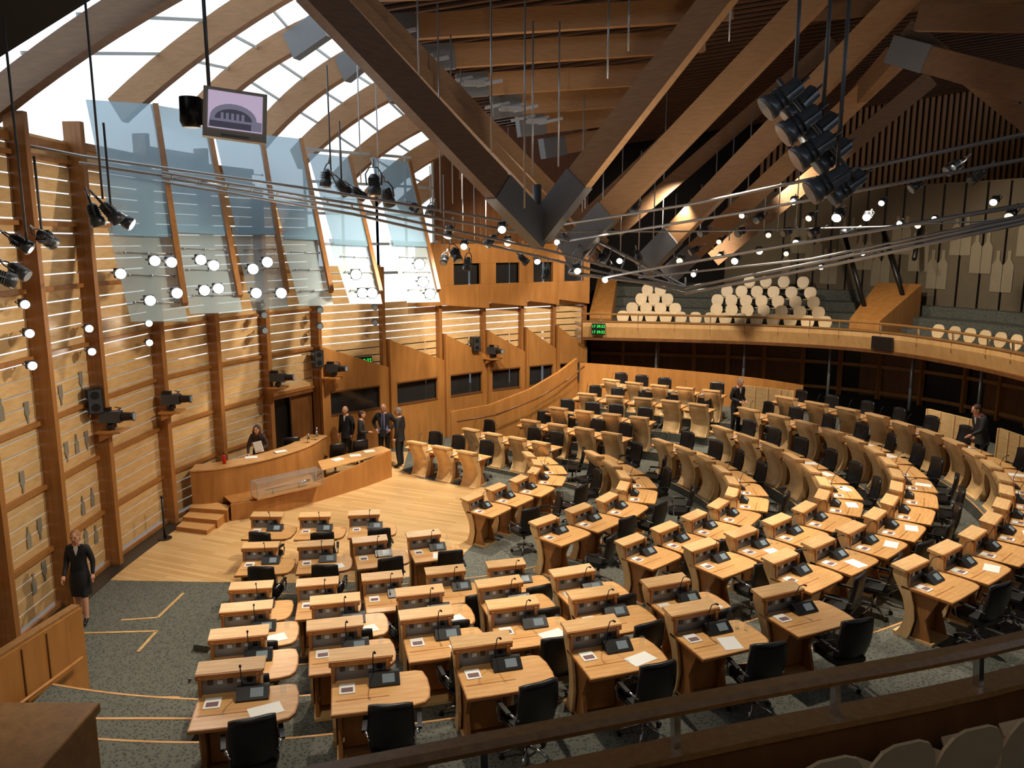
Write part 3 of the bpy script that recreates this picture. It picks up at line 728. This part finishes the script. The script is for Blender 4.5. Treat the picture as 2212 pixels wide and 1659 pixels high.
# ---------------- lighting rig tubes ---------------------------------------------------------------
b=MB()
def tb(pts,r=.028): b.tube([V(*p) for p in pts],r,M_steel,8)
tb([(45,312,13.4),(180,338,14),(700,412,15.5),(1172,492,16.5)])
tb([(350,382,14.5),(760,450,15.5),(1200,545,16.8),(1480,622,17)])
tb([(350,392,14.7),(760,462,15.7),(1190,560,17),(1480,634,17)])
tb([(350,372,14.4),(760,440,15.3),(1230,520,16.5)])
tb([(170,352,14),(500,402,15)])
tb([(1172,492,16.5),(1500,440,12),(2260,280,7)],.022)
tb([(1230,520,16.5),(1600,460,12),(2260,335,8)],.022)
tb([(1300,600,17),(1700,530,13),(2260,435,9)])
tb([(1480,622,17),(1800,560,13),(2260,462,9)],.028)
tb([(1480,634,17),(1800,572,13),(2260,470,9)],.028)
tb([(1380,600,17),(1750,560,14),(2260,455,10)],.02)
tb([(1200,500,16.5),(1500,500,18),(1900,490,19),(2260,470,20)],.02)
tb([(1230,590,17),(1480,620,17)],.04); tb([(1230,590,17),(1290,520,17.5)],.04); tb([(1290,520,17.5),(1480,620,17)],.04)
for t in np.linspace(0,1,9):
    a=V(1200,545,16.8).lerp(V(1480,622,17),t); c=V(1230,500,17.5).lerp(V(1480,600,17.2),t); b.tube([a,c],.018,M_steel,6)
for t in np.linspace(0.05,1,8):
    a=V(350,382,14.5).lerp(V(760,450,15.5),t); c=V(350,372,14.4).lerp(V(760,440,15.3),t); b.tube([a,c],.02,M_steel,6)
b.obj('lighting_rig_frame')
# ---------------- spotlights ------------------------------------------------------------------------
def make_spot(lens):
    b=MB()
    b.tube([(0,0,.16),(0,0,.12),(0,0,-.02),(0,0,-.05),(0,0,-.15)],[.045,.075,.08,.1,.105],M_lampb,14)
    b.tube([(0,0,-.151),(0,0,-.158)],.088,lens,14)
    for a in range(4):
        b.box((.0,0,.02+.03*a-.02),(.17,.17,.008),M_lampb)
    b.tube([(-.11,0,0),(-.12,0,.16),(-.06,0,.26),(.06,0,.26),(.12,0,.16),(.11,0,0)],.012,M_lampb,6)
    b.tube([(0,0,.26),(0,0,.38)],.018,M_steel,6)
    return b.mesh('spotlight')
spot_on=make_spot(M_lamp); spot_dim=make_spot(M_lampd); M_lensoff=flat('lens_off',(150,165,178),.08,.2); spot_off=make_spot(M_lensoff)
def make_theatre():
    b=MB()
    b.tube([(0,0,.22),(0,0,.2),(0,0,.05),(0,0,.04),(0,0,-.12),(0,0,-.13),(0,0,-.2)],[.05,.085,.09,.105,.11,.13,.135],M_thb,18)
    b.tube([(0,0,-.201),(0,0,-.206)],.118,M_lensoff,18)
    for z in(.0,-.06): b.tube([(0,0,z),(0,0,z-.012)],.118,M_lampb,18)
    b.box((.1,0,.1),(.06,.12,.14),M_lampb)
    b.tube([(-.13,0,-.02),(-.145,0,.12),(-.145,0,.26),(.145,0,.26),(.145,0,.12),(.13,0,-.02)],.012,M_lampb,6)
    return b.mesh('theatre_spotlight')
theatre=make_theatre()
def spot(u,v,s,on,target,sc=1.0,name='spotlight'):
    p=V(u,v,s); d=(Vector(target)-p).normalized(); q=(-d).to_track_quat('Z','Y')
    me=spot_on if on==1 else spot_dim if on==2 else theatre if on==3 else spot_off
    return inst(me,name,p,0,(sc,)*3,q),p
rnd=random.Random(7)
on_list=[(1085,490,16),(1118,478,17),(1097,520,17),(1003,528,16),(1205,520,18),(1085,455,19),(1130,500,18),(1715,432,15),(1752,467,16),(1812,463,14),(1605,462,17),(1557,550,18),(1907,435,16),(2150,432,15),(2185,460,12),(1722,520,18),(1590,560,19),(1660,505,19),(1875,465,18),(1945,480,18),(1555,520,20),(1500,590,18),(1640,540,21),(1700,545,20),(1775,575,21),(1865,545,20),(1245,580,17),(1310,600,17),(1160,560,17.5),(1470,560,19),(1440,530,20),(2020,470,20),(1985,485,22),(1340,560,18)]
for j,(u,v,s) in enumerate(on_list):
    spot(u,v,s,2 if j%3==2 else 1,(rnd.uniform(-2.5,3),rnd.uniform(5,9.5),1.5),rnd.choice([.6,.7,.85]))
off_list=[(705,385,17,1.2),(740,405,17,1.2),(775,418,17,1.1),(808,400,16.5,1.4),(838,425,17,1.3),(897,450,18,1),(930,455,19,1),(970,500,19,1),(985,550,17,1),(1060,520,18,1),(1010,570,17,.9),(1130,560,18,.9),(1180,590,18,.9),(1300,560,18,1),(1330,590,18,.9),(1380,560,19,.9),(1430,560,20,.9),(1500,540,20,.9),(1520,500,20,1),(1600,500,19,.9),(1640,470,19,1),(1700,500,19,.9),(1760,500,18,.9),(1830,500,19,.9),(1370,450,19,1.1),(960,560,20,.9),(2060,360,14,1),(2110,380,15,1),(1980,400,17,1),
 (205,465,12,1.1),(240,460,12,1.1),(265,475,12.3,1),(100,515,11.5,1),(45,525,11.5,1),(40,585,12,1),(5,600,11.5,1.1)]
for u,v,s,sc in off_list: spot(u,v,s,False,(rnd.uniform(-6,6),rnd.uniform(12,22),1),sc)
for u,v in((1690,210),(1728,266),(1757,322),(1788,394)):
    spot(u,v,8.4,3,(-5,9,2),1.05,'theatre_spotlight'); 
for u,v in((1728,225),(1770,280),(1797,335),(1828,402)):
    spot(u,v,8.7,3,(-4,10,1.5),1.0,'theatre_spotlight')
b=MB()
for u,v0,v1,s in((1716,-40,190,8.4),(1777,-40,250,8.4),(1808,-40,375,8.4),(222,-30,430,12),(240,270,455,12.1),(715,150,380,17),(738,265,400,17),(60,60,540,11.5),(90,340,500,11.5),(452,-40,195,9)):
    q=V(u,v1,s); p=V(u,v0,s); b.tube([(q.x,q.y,p.z),(q.x,q.y,q.z)],.022 if s<10 else .018,M_bracket,8)
b.tube([V(1680,170,8.4),V(1850,390,8.6)],.025,M_bracket,8)
b.obj('lamp_suspension_poles')
def nearest_wall(u,v,pull=.55):
    best=None
    PP=WP+BP[1:]
    for i in range(len(PP)-1):
        a=Vector(PP[i]); c=Vector(PP[i+1])
        k=(u-1106)/F; t=(v-829.5)/F; yy=CS-t*SN
        A=np.array([[c.x-a.x,-k],[c.y-a.y,-yy]]); r=np.array([-a.x,-a.y])
        try: w,s=np.linalg.solve(A,r)
        except Exception: continue
        if -.001<=w<=1.001 and s>0 and (best is None or s<best): best=s
    return (best or 15)
for u,v in((50,655),(60,718),(66,788),(190,708),(196,758),(320,697),(321,739)):
    s=nearest_wall(u,v)-.6; spot(u,v,s,True,(0,5,4),.75)
for u,v in((568,678),(570,712),(690,668),(690,703),(810,662),(810,695)):
    s=nearest_wall(u,v)-.7; spot(u,v,s,False,(-2,14,3),.9)
# spotlights added just in front of the fins, for bright spots on the glass
for fs_,pts in ((13.6,((332,562),(368,565),(258,590),(380,632),(322,648))),(15.6,((432,560),(460,572),(440,626),(470,622))),(17.4,((545,580),(576,565),(552,632),(606,632))),(20.1,((768,592),(782,632),(803,632))),(21.1,((905,570),(913,608),(928,634)))):
    for u,v in pts: spot(u,v,fs_,True,(.5,3,5.4),1.1*fs_/16)
# ---------------- glass fins --------------------------------------------------------------------------
fins=[((185,215),(335,225),(405,690),(283,690),15.0,14.2),((325,225),(445,245),(525,670),(412,674),17.2,16.2),((455,250),(560,262),(625,660),(548,667),19.2,18),((560,290),(650,300),(722,655),(650,657),20.8,19.5),((665,330),(755,340),(828,652),(758,652),22.2,20.8),((800,340),(885,350),(953,648),(882,650),23.4,21.8)]
for a,c,d,e,s0,s1 in fins:
    b=MB()
    p=[V(*a,s0),V(*c,s0+.5),V(*d,s1+.5),V(*e,s1)]
    nrm=(p[1]-p[0]).cross(p[3]-p[0]).normalized()*.02
    m0=p[0].lerp(p[3],.63); m1=p[1].lerp(p[2],.63)
    b.prism([p[0],p[1],m1,m0],nrm,M_fin)
    k0=p[0].lerp(p[3],.58)-(p[1]-p[0])*.06; k1=p[1].lerp(p[2],.58)+(p[1]-p[0])*.04
    b.prism([k0+nrm*5,k1+nrm*5,p[2]+nrm*5,p[3]+nrm*5],nrm,M_fin2)
    b.beam(p[1]+nrm*2,p[1].lerp(p[2],.93)+nrm*2,.1,.16,M_post)
    for w in(.3,.62,.7,.8,.92):
        q=p[0].lerp(p[3],w); r=p[1].lerp(p[2],w)
        for f in(.12,.5,.88): b.sphere(q.lerp(r,f)+nrm*3,.03,M_steel,8,5)
        b.tube([q.lerp(r,.1)+nrm*3,q.lerp(r,.9)+nrm*3],.012,M_steel,6)
    b.obj('glass_fin')

# ---------------- TV monitor ----------------------------------------------------------------------------
M_tv=flat('tv_casing',(205,195,178),.4); M_sky=emis('screen_sky',(196,178,204),.75); M_bld=emis('screen_building',(78,76,92),.5); M_bl2=emis('screen_building_light',(130,128,150),.6)
b=MB(); w,h=.68,.56
b.box((0,0,0),(w,.08,h),M_tv); b.box((0,-.043,.03),(w-.1,.01,h-.14),M_sky)
pl=[(-.285,-.05,-.17)]+[(-.02+.25*math.cos(a)*1.0,-.05,-.06+.17*math.sin(a)) for a in np.linspace(math.pi,0,14)]+[(.285,-.05,-.06),(.285,-.05,-.17)]
b.prism([Vector(p) for p in pl],(0,-.002,0),M_bl2)
pl=[(-.02+.2*math.cos(a),-.054,-.07+.12*math.sin(a)) for a in np.linspace(math.pi,0,12)]
b.prism([Vector(p) for p in pl],(0,-.002,0),M_bld)
for i in range(5): b.box((-.14+.055*i,-.058,-.05),(.03,.004,.1),M_bl2)
b.box((-.05,-.058,-.135),(.44,.004,.07),M_bld)
b.box((0,-.045,-.245),(.3,.01,.02),M_grey); b.box((0,.07,0),(.3,.1,.3),M_blackp)
o=b.obj('television_monitor',loc=V(508,250,9),bevel=.006); o.rotation_euler=(math.radians(-10),math.radians(5),math.radians(22))
b=MB(); b.tube([(0,0,-.17),(0,0,-.1),(0,0,.17)],[.1,.13,.12],M_blackp,14); b.box((.1,0,0),(.1,.12,.3),M_blackp); o=b.obj('hanging_loudspeaker',loc=V(412,243,9.3))

# ---------------- tv cameras and loudspeakers -------------------------------------------------------
def make_tvcam():
    b=MB()
    b.box((0,0,0),(.2,.42,.24),M_lampb); b.tube([(0,.2,0),(0,.26,0),(0,.42,0),(0,.47,0)],[.09,.095,.085,.1],M_blackp,14)
    b.tube([(0,.47,0),(0,.475,0)],.085,M_lensoff,14); b.box((.0,-.1,.16),(.12,.2,.08),M_blackp)
    b.tube([(-.13,-.1,-.05),(-.2,0,.05),(-.15,.15,.15),(0,.1,.2)],.012,M_blackp,6)
    b.tube([(0,0,-.12),(0,0,-.28)],.05,M_blackp,10); b.box((0,0,-.2),(.26,.1,.1),M_blackp)
    b.box((0,.0,-.30),(.5,.5,.04),M_oak); b.prism([(-.2,-.2,-.32),(-.2,.15,-.32),(-.2,-.2,-.5)],(.04,0,0),M_oak); b.prism([(.16,-.2,-.32),(.16,.15,-.32),(.16,-.2,-.5)],(.04,0,0),M_oak)
    return b.mesh('remote_television_camera')
tvc=make_tvcam()
for u,v,rz in((240,900,-1.5),(370,862,-1.5),(600,815,-1.6),(720,795,-1.9),(1065,757,-2.3)):
    s=nearest_wall(u,v)-.7; inst(tvc,'remote_television_camera',V(u,v,s),rz,(.95,)*3)
b=MB(); b.box((0,0,0),(.28,.26,.5),M_blackp); b.box((0,-.135,0),(.24,.01,.46),M_lampb)
for z in(-.12,.12): b.tube([(0,-.14,z),(0,-.145,z)],.08,M_blackp,12)
sp_me=b.mesh('mounted_loudspeaker')
for u,v in((204,865),(686,774),(1026,743)):
    s=nearest_wall(u,v)-.45; inst(sp_me,'mounted_loudspeaker',V(u,v,s),.6)

# ---------------- people ------------------------------------------------------------------------------------
def mcol(n,c,r=.7): return flat(n,c,r)
M_suit=mcol('suit_dark',(22,22,26)); M_suit2=mcol('suit_charcoal',(36,36,42)); M_skin=mcol('skin',(205,150,120),.5); M_shirtb=mcol('shirt_lilac',(140,145,195)); M_shirtw=mcol('shirt_white',(215,215,215))
M_hairg=mcol('hair_grey',(120,112,105)); M_hairb=mcol('hair_brown',(62,38,24)); M_hairbl=mcol('hair_fair',(150,110,70)); M_shoe=mcol('shoe_black',(14,14,14),.3); M_brown=mcol('dress_brown',(52,34,28)); M_lip=mcol('lips',(150,75,70)); M_eye=mcol('eye_dark',(30,25,25),.2)
def person(name,loc,yaw,h,jacket,trous,hair,shirt=M_shirtw,style='short',female=False,pose=None,headturn=0,bend=0,openj=False,skirt=False,held=None):
    k=h/1.75; pose=pose or {}
    J={'pel':(0,0,.93),'spi':(0,0,1.12),'che':(0,.0,1.32),'nb':(0,-.01,1.46),'nt':(0,.012,1.54),
       'sL':(-.185,-.01,1.41),'eL':(-.235,-.03,1.14),'wL':(-.24,.05,.9),'sR':(.185,-.01,1.41),'eR':(.235,-.03,1.14),'wR':(.24,.05,.9),
       'hL':(-.09,0,.9),'kL':(-.1,.02,.5),'aL':(-.11,-.02,.09),'tL':(-.13,.15,.035),'hR':(.09,0,.9),'kR':(.1,.02,.5),'aR':(.11,-.02,.09),'tR':(.13,.15,.035)}
    J.update(pose)
    if female:
        for a in('sL','sR'): x,y,z=J[a]; J[a]=(x*.86,y,z)
    RB=Matrix.Rotation(-bend,3,'X')
    def bendf(p):
        p=Vector(p)
        if bend and p.z>.93:
            d=p-Vector((0,0,.93)); p=Vector((0,0,.93))+RB@d
        return p
    names=list(J); P={a:bendf(J[a]) if a[0] not in 'kat' and a not in('hL','hR') else Vector(J[a]) for a in names}
    E=[('pel','spi'),('spi','che'),('che','nb'),('nb','nt'),('che','sL'),('sL','eL'),('eL','wL'),('che','sR'),('sR','eR'),('eR','wR'),('pel','hL'),('hL','kL'),('kL','aL'),('aL','tL'),('pel','hR'),('hR','kR'),('kR','aR'),('aR','tR')]
    rad={'pel':(.165,.125),'spi':(.155,.12),'che':(.185,.13),'nb':(.10,.085),'nt':(.062,.062),'s':(.085,.085),'e':(.06,.06),'w':(.038,.036),'h':(.11,.11),'k':(.075,.075),'a':(.052,.052),'t':(.04,.035)}
    me=bpy.data.meshes.new('tmp'); me.from_pydata([P[a]*k for a in names],[(names.index(a),names.index(c)) for a,c in E],[]); 
    o=bpy.data.objects.new('tmp',me); coll.objects.link(o)
    sk=o.modifiers.new('s','SKIN'); sk.use_smooth_shade=True; sb=o.modifiers.new('b','SUBSURF'); sb.levels=2; sb.render_levels=2
    for i,a in enumerate(names):
        r=rad.get(a) or rad[a[0]]; f=.87 if female else 1
        me.skin_vertices[0].data[i].radius=(r[0]*k*f,r[1]*k*f); me.skin_vertices[0].data[i].use_root=(a=='pel')
    dg=bpy.context.evaluated_depsgraph_get(); ev=o.evaluated_get(dg); em=bpy.data.meshes.new_from_object(ev)
    b=MB()
    def seg(p,a,c):
        ab=c-a; t=max(0,min(1,(p-a).dot(ab)/ab.length_squared)); return (p-(a+ab*t)).length,t
    mats=[]
    for pl in em.polygons:
        c=Vector(pl.center)/k; best=9; bm_=None
        for a,d in E:
            dd,t=seg(c,P[a],P[d])
            if dd<best:
                best=dd
                if a in('hL','kL','hR','kR'): m=(M_skin if skirt and a[0]=='k' else trous)
                elif a in('aL','aR'): m=M_shoe
                elif a=='nb': m=M_skin if t>.3 else jacket
                elif a=='pel' and d[0]=='h': m=jacket
                elif a in('eL','eR') and t>.95: m=shirt
                else: m=jacket
                bm_=m
        mats.append(bm_)
    vs=[tuple(v.co) for v in em.vertices]; off=len(b.v); b.v+=vs
    for pl,m in zip(em.polygons,mats): b.f.append(tuple(i+off for i in pl.vertices)); b.m.append(b.mi(m)); b.sm.append(True)
    bpy.data.objects.remove(o)
    def front(z,x=0):
        best=.05
        for v in em.vertices:
            q=RB.inverted()@(Vector(v.co)/k-Vector((0,0,.93)))+Vector((0,0,.93))
            if abs(q.z-z)<.05 and abs(q.x-x)<.06: best=max(best,q.y)
        return best
    rowsz=[(1.475,.045),(1.40,.06),(1.30,.055),(1.15,.05),(1.0,.045)] if openj else [(1.475,.035),(1.42,.04),(1.36,.022),(1.30,.004)]
    vsf=[]
    for z,w in rowsz:
        y=front(z)+.006
        for x in(-w,0,w): vsf.append((bendf((x,y-abs(x)*.15,z)))*k)
    b.add(vsf,[(i*3+j,i*3+j+1,(i+1)*3+j+1,(i+1)*3+j) for i in range(len(rowsz)-1) for j in range(2)],shirt)
    if held=='tie' :
        pts=[(z,front(z)+.012) for z in(1.45,1.3,1.15,1.02)]
        vt=[]
        for (z,y),w in zip(pts,(.014,.02,.026,.03)):
            vt+=[bendf((-w,y,z))*k,bendf((w,y,z))*k]
        b.add(vt,[(2*i,2*i+1,2*i+3,2*i+2) for i in range(3)],M_suit2)
    if not skirt:
        ring0=[];ring1=[]
        for j in range(16):
            a=2*math.pi*j/16; ring0.append(Vector((.165*math.cos(a),.13*math.sin(a),1.02))*k); ring1.append(Vector((.185*math.cos(a),.15*math.sin(a),.80))*k)
        b.add(ring0+ring1,[(j,(j+1)%16,16+(j+1)%16,16+j) for j in range(16)],jacket,True)
    else:
        rings=[]
        for r,z in((.15,1.0),(.185,.85),(.19,.7),(.18,.52)):
            rings+=[Vector((r*math.cos(2*math.pi*j/16),r*.8*math.sin(2*math.pi*j/16),z))*k for j in range(16)]
        b.add(rings,[(i*16+j,i*16+(j+1)%16,(i+1)*16+(j+1)%16,(i+1)*16+j) for i in range(3) for j in range(16)],trous,True)
    for s_,sg in(('L',-1),('R',1)):
        w=P['w'+s_]*k; d=(P['w'+s_]-P['e'+s_]).normalized(); side=Vector((0,1,0)) if abs(d.y)<.8 else Vector((-sg,0,0))
        side=(side-d*side.dot(d)).normalized(); up_=d.cross(side)
        b.tube([w,w+d*.04*k,w+d*.09*k],[.03*k,.038*k,.034*k],M_skin,8)
        for fi,(o_,ln) in enumerate(((-.026,.062),(-.009,.075),(.009,.07),(.026,.055))):
            p0=w+d*.085*k+side*o_*k; p1=p0+d*ln*.55*k+up_*.006*sg*k; p2=p1+(d*.8-up_*.5*sg).normalized()*ln*.45*k
            b.tube([p0,p1,p2],[.0095*k,.009*k,.007*k],M_skin,6)
        p0=w+d*.03*k+side*.03*k; b.tube([p0,p0+(d*.6+side*.8).normalized()*.035*k,p0+(d*.9+side*.45).normalized()*.065*k],[.012*k,.011*k,.008*k],M_skin,6)
    hc=(P['nt']+RB@Vector((0,.022,.095)))*k
    HR=Matrix.Rotation(-bend*.9,3,'X')@Matrix.Rotation(headturn,3,'Z')
    def hp(x,y,z): return hc+HR@(Vector((x,y,z))*k*1.06)
    kk=k*1.06
    b.sphere(hc,(.076*kk,.094*kk,.114*kk),M_skin,18,14,HR)
    b.sphere(hp(0,.028,-.06),(.054*kk,.058*kk,.052*kk),M_skin,12,8,HR)
    b.tube([hp(0,.085,.015),hp(0,.108,-.02),hp(0,.09,-.032)],[.008*kk,.016*kk,.01*kk],M_skin,8)
    for sg in(-1,1):
        b.sphere(hp(sg*.03,.084,.008),(.011*kk,.008*kk,.007*kk),M_eye,8,6,HR); b.box(hp(sg*.03,.088,.026),(.03*kk,.008*kk,.006*kk),hair,HR)
        b.sphere(hp(sg*.078,.0,-.005),(.012*kk,.02*kk,.032*kk),M_skin,8,6,HR)
    b.box(hp(0,.089,-.055),(.04*kk,.01*kk,.009*kk),M_lip,HR)
    if style!='bald':
        b.sphere(hp(0,-.012,.018),(.083*kk,.098*kk,.108*kk),hair,18,8,HR@Matrix.Rotation(.35,3,'X'),0,math.pi*.52)
        b.sphere(hp(0,-.03,-.01),(.079*kk,.079*kk,.09*kk),hair,14,8,HR)
    else:
        b.sphere(hp(0,-.028,-.02),(.08*kk,.079*kk,.055*kk),hair,14,8,HR)
    if style=='long':
        b.tube([hp(0,-.03,.05),hp(0,-.06,-.05),hp(0,-.07,-.18),hp(0,-.05,-.28)],[.085*k,.095*k,.09*k,.04*k],hair,12)
        for sg in(-1,1): b.tube([hp(sg*.07,.0,.04),hp(sg*.085,.02,-.06),hp(sg*.08,.05,-.17),hp(sg*.07,.06,-.24)],[.02*k,.03*k,.03*k,.012*k],hair,8)
    if held=='folder':
        c=P['wL']*k; b.box(c+Vector((.06,.06,.08)),(.22*k,.03,.3*k),M_paper,Matrix.Rotation(.2,3,'Y'))
    o=b.obj(name,loc=loc); o.rotation_euler=(0,0,yaw); return o
pi=math.pi
person('man_in_dark_suit',(-3.3,22.75,0),pi*.42,1.8,M_suit,M_suit,M_hairg,headturn=.2)
person('man_in_lilac_shirt',(-3.85,23.35,0),pi*.97,1.8,M_suit2,M_suit,M_hairg,shirt=M_shirtb,style='bald',openj=True,held='tie',pose={'eL':(-.34,-.08,1.17),'wL':(-.2,.08,1.0),'eR':(.34,-.08,1.17),'wR':(.2,.08,1.0)})
person('man_facing_colleague',(-4.45,22.9,0),-pi*.45,1.68,M_suit2,M_suit2,M_hairb,pose={'wR':(.2,.22,1.12)})
person('man_at_clerks_desk',(-4.95,23.2,0),pi*.85,1.76,M_suit,M_suit,M_hairg,style='bald')
person('woman_at_dais',(-6.6,20.15,.3),pi*1.05,1.66,M_brown,M_brown,M_hairb,shirt=M_brown,style='long',female=True,bend=.25,headturn=-.2,pose={'eL':(-.24,.06,1.15),'wL':(-.1,.22,1.12),'eR':(.26,.08,1.15),'wR':(.24,.3,1.03)},held='folder')
person('woman_walking',(-7.55,13.1,0.012),-pi*.95,1.66,M_suit,M_suit,M_hairbl,style='short',female=True,skirt=True,pose={'kL':(-.09,.12,.5),'aL':(-.1,.16,.09),'tL':(-.11,.33,.035),'kR':(.09,-.04,.5),'aR':(.1,-.16,.1),'tR':(.11,-.01,.035),'eR':(.2,.02,1.14),'wR':(.2,.2,.95)})
person('man_at_back_bench',(6.8,23.65,.8),pi*1.15,1.74,M_suit,M_suit,M_hairg,bend=.15,headturn=-.2,pose={'wL':(-.12,.25,1.1),'wR':(.12,.25,1.1)})
person('man_leaning_on_desk',(11.15,18.35,1.05),pi*.5,1.78,M_suit,M_suit,M_hairb,bend=.25,pose={'eL':(-.24,.12,1.2),'wL':(-.22,.36,1.15)})

# ---------------- lights ---------------------------------------------------------------------------------------
w=bpy.data.worlds.new('daylight'); scene.world=w; w.use_nodes=True; bg=w.node_tree.nodes['Background']
bg.inputs[0].default_value=(.86,.94,1,1); bg.inputs[1].default_value=1.45
def spotl(loc,tgt,power,angle=75,col=(1,.87,.69),r=.12):
    l=bpy.data.lights.new('rig_light','SPOT'); l.energy=power; l.spot_size=math.radians(angle); l.spot_blend=.6; l.color=col; l.shadow_soft_size=r
    o=bpy.data.objects.new('rig_light',l); coll.objects.link(o); o.location=loc; o.rotation_euler=(Vector(tgt)-Vector(loc)).to_track_quat('-Z','Y').to_euler()
for loc,tgt,p in (((-1,11,8.2),(-2,8.5,1.5),1100),((3,11.5,8.2),(3,9.5,1.5),1200),((-2,14,8.0),(-2.5,13,.5),1000),((1.5,15.5,7),(2,15,.5),1200),((5,15,8),(5.5,14,1),1500),((8,14,8.5),(8,13.5,1),1400),((4,19,7.5),(4.5,19,1),1600),((8,19,8.5),(8.5,19.5,1),1700),((3,22,8),(3,23.5,1.2),1700),((6,23.5,8.5),(5.5,25,1.2),1700),((0,19,7.5),(-1.5,19,0),1900),((-1,21,8),(-5,21.5,.8),1600),((-1,22,8),(-.5,25,1),1400)):
    spotl(loc,tgt,p)
for loc,tgt,p in (((-2,15,7),(-8,15,3.5),1000),((-2,11,7.5),(-8,10,2),550),((-1.5,20,7.5),(-6,24,3),1100),((1,23,7.5),(0,29,3),1000),((5,23,8),(5,29,4),1700),((9,21,8),(13,24,4),1300),((8,24,8.5),(14,30,6),500),((-2.5,4.5,8.5),(-5,8,1),350)):
    spotl(loc,tgt,p,95)
for loc,tgt,p in (((3,14,6.5),(2.5,17,12),210),((0,18,7),(-1,21,11),200),((8,18,7),(9,22,12),180)):  # uplights added to brighten the roof beams, no fixtures modelled
    spotl(loc,tgt,p,120)
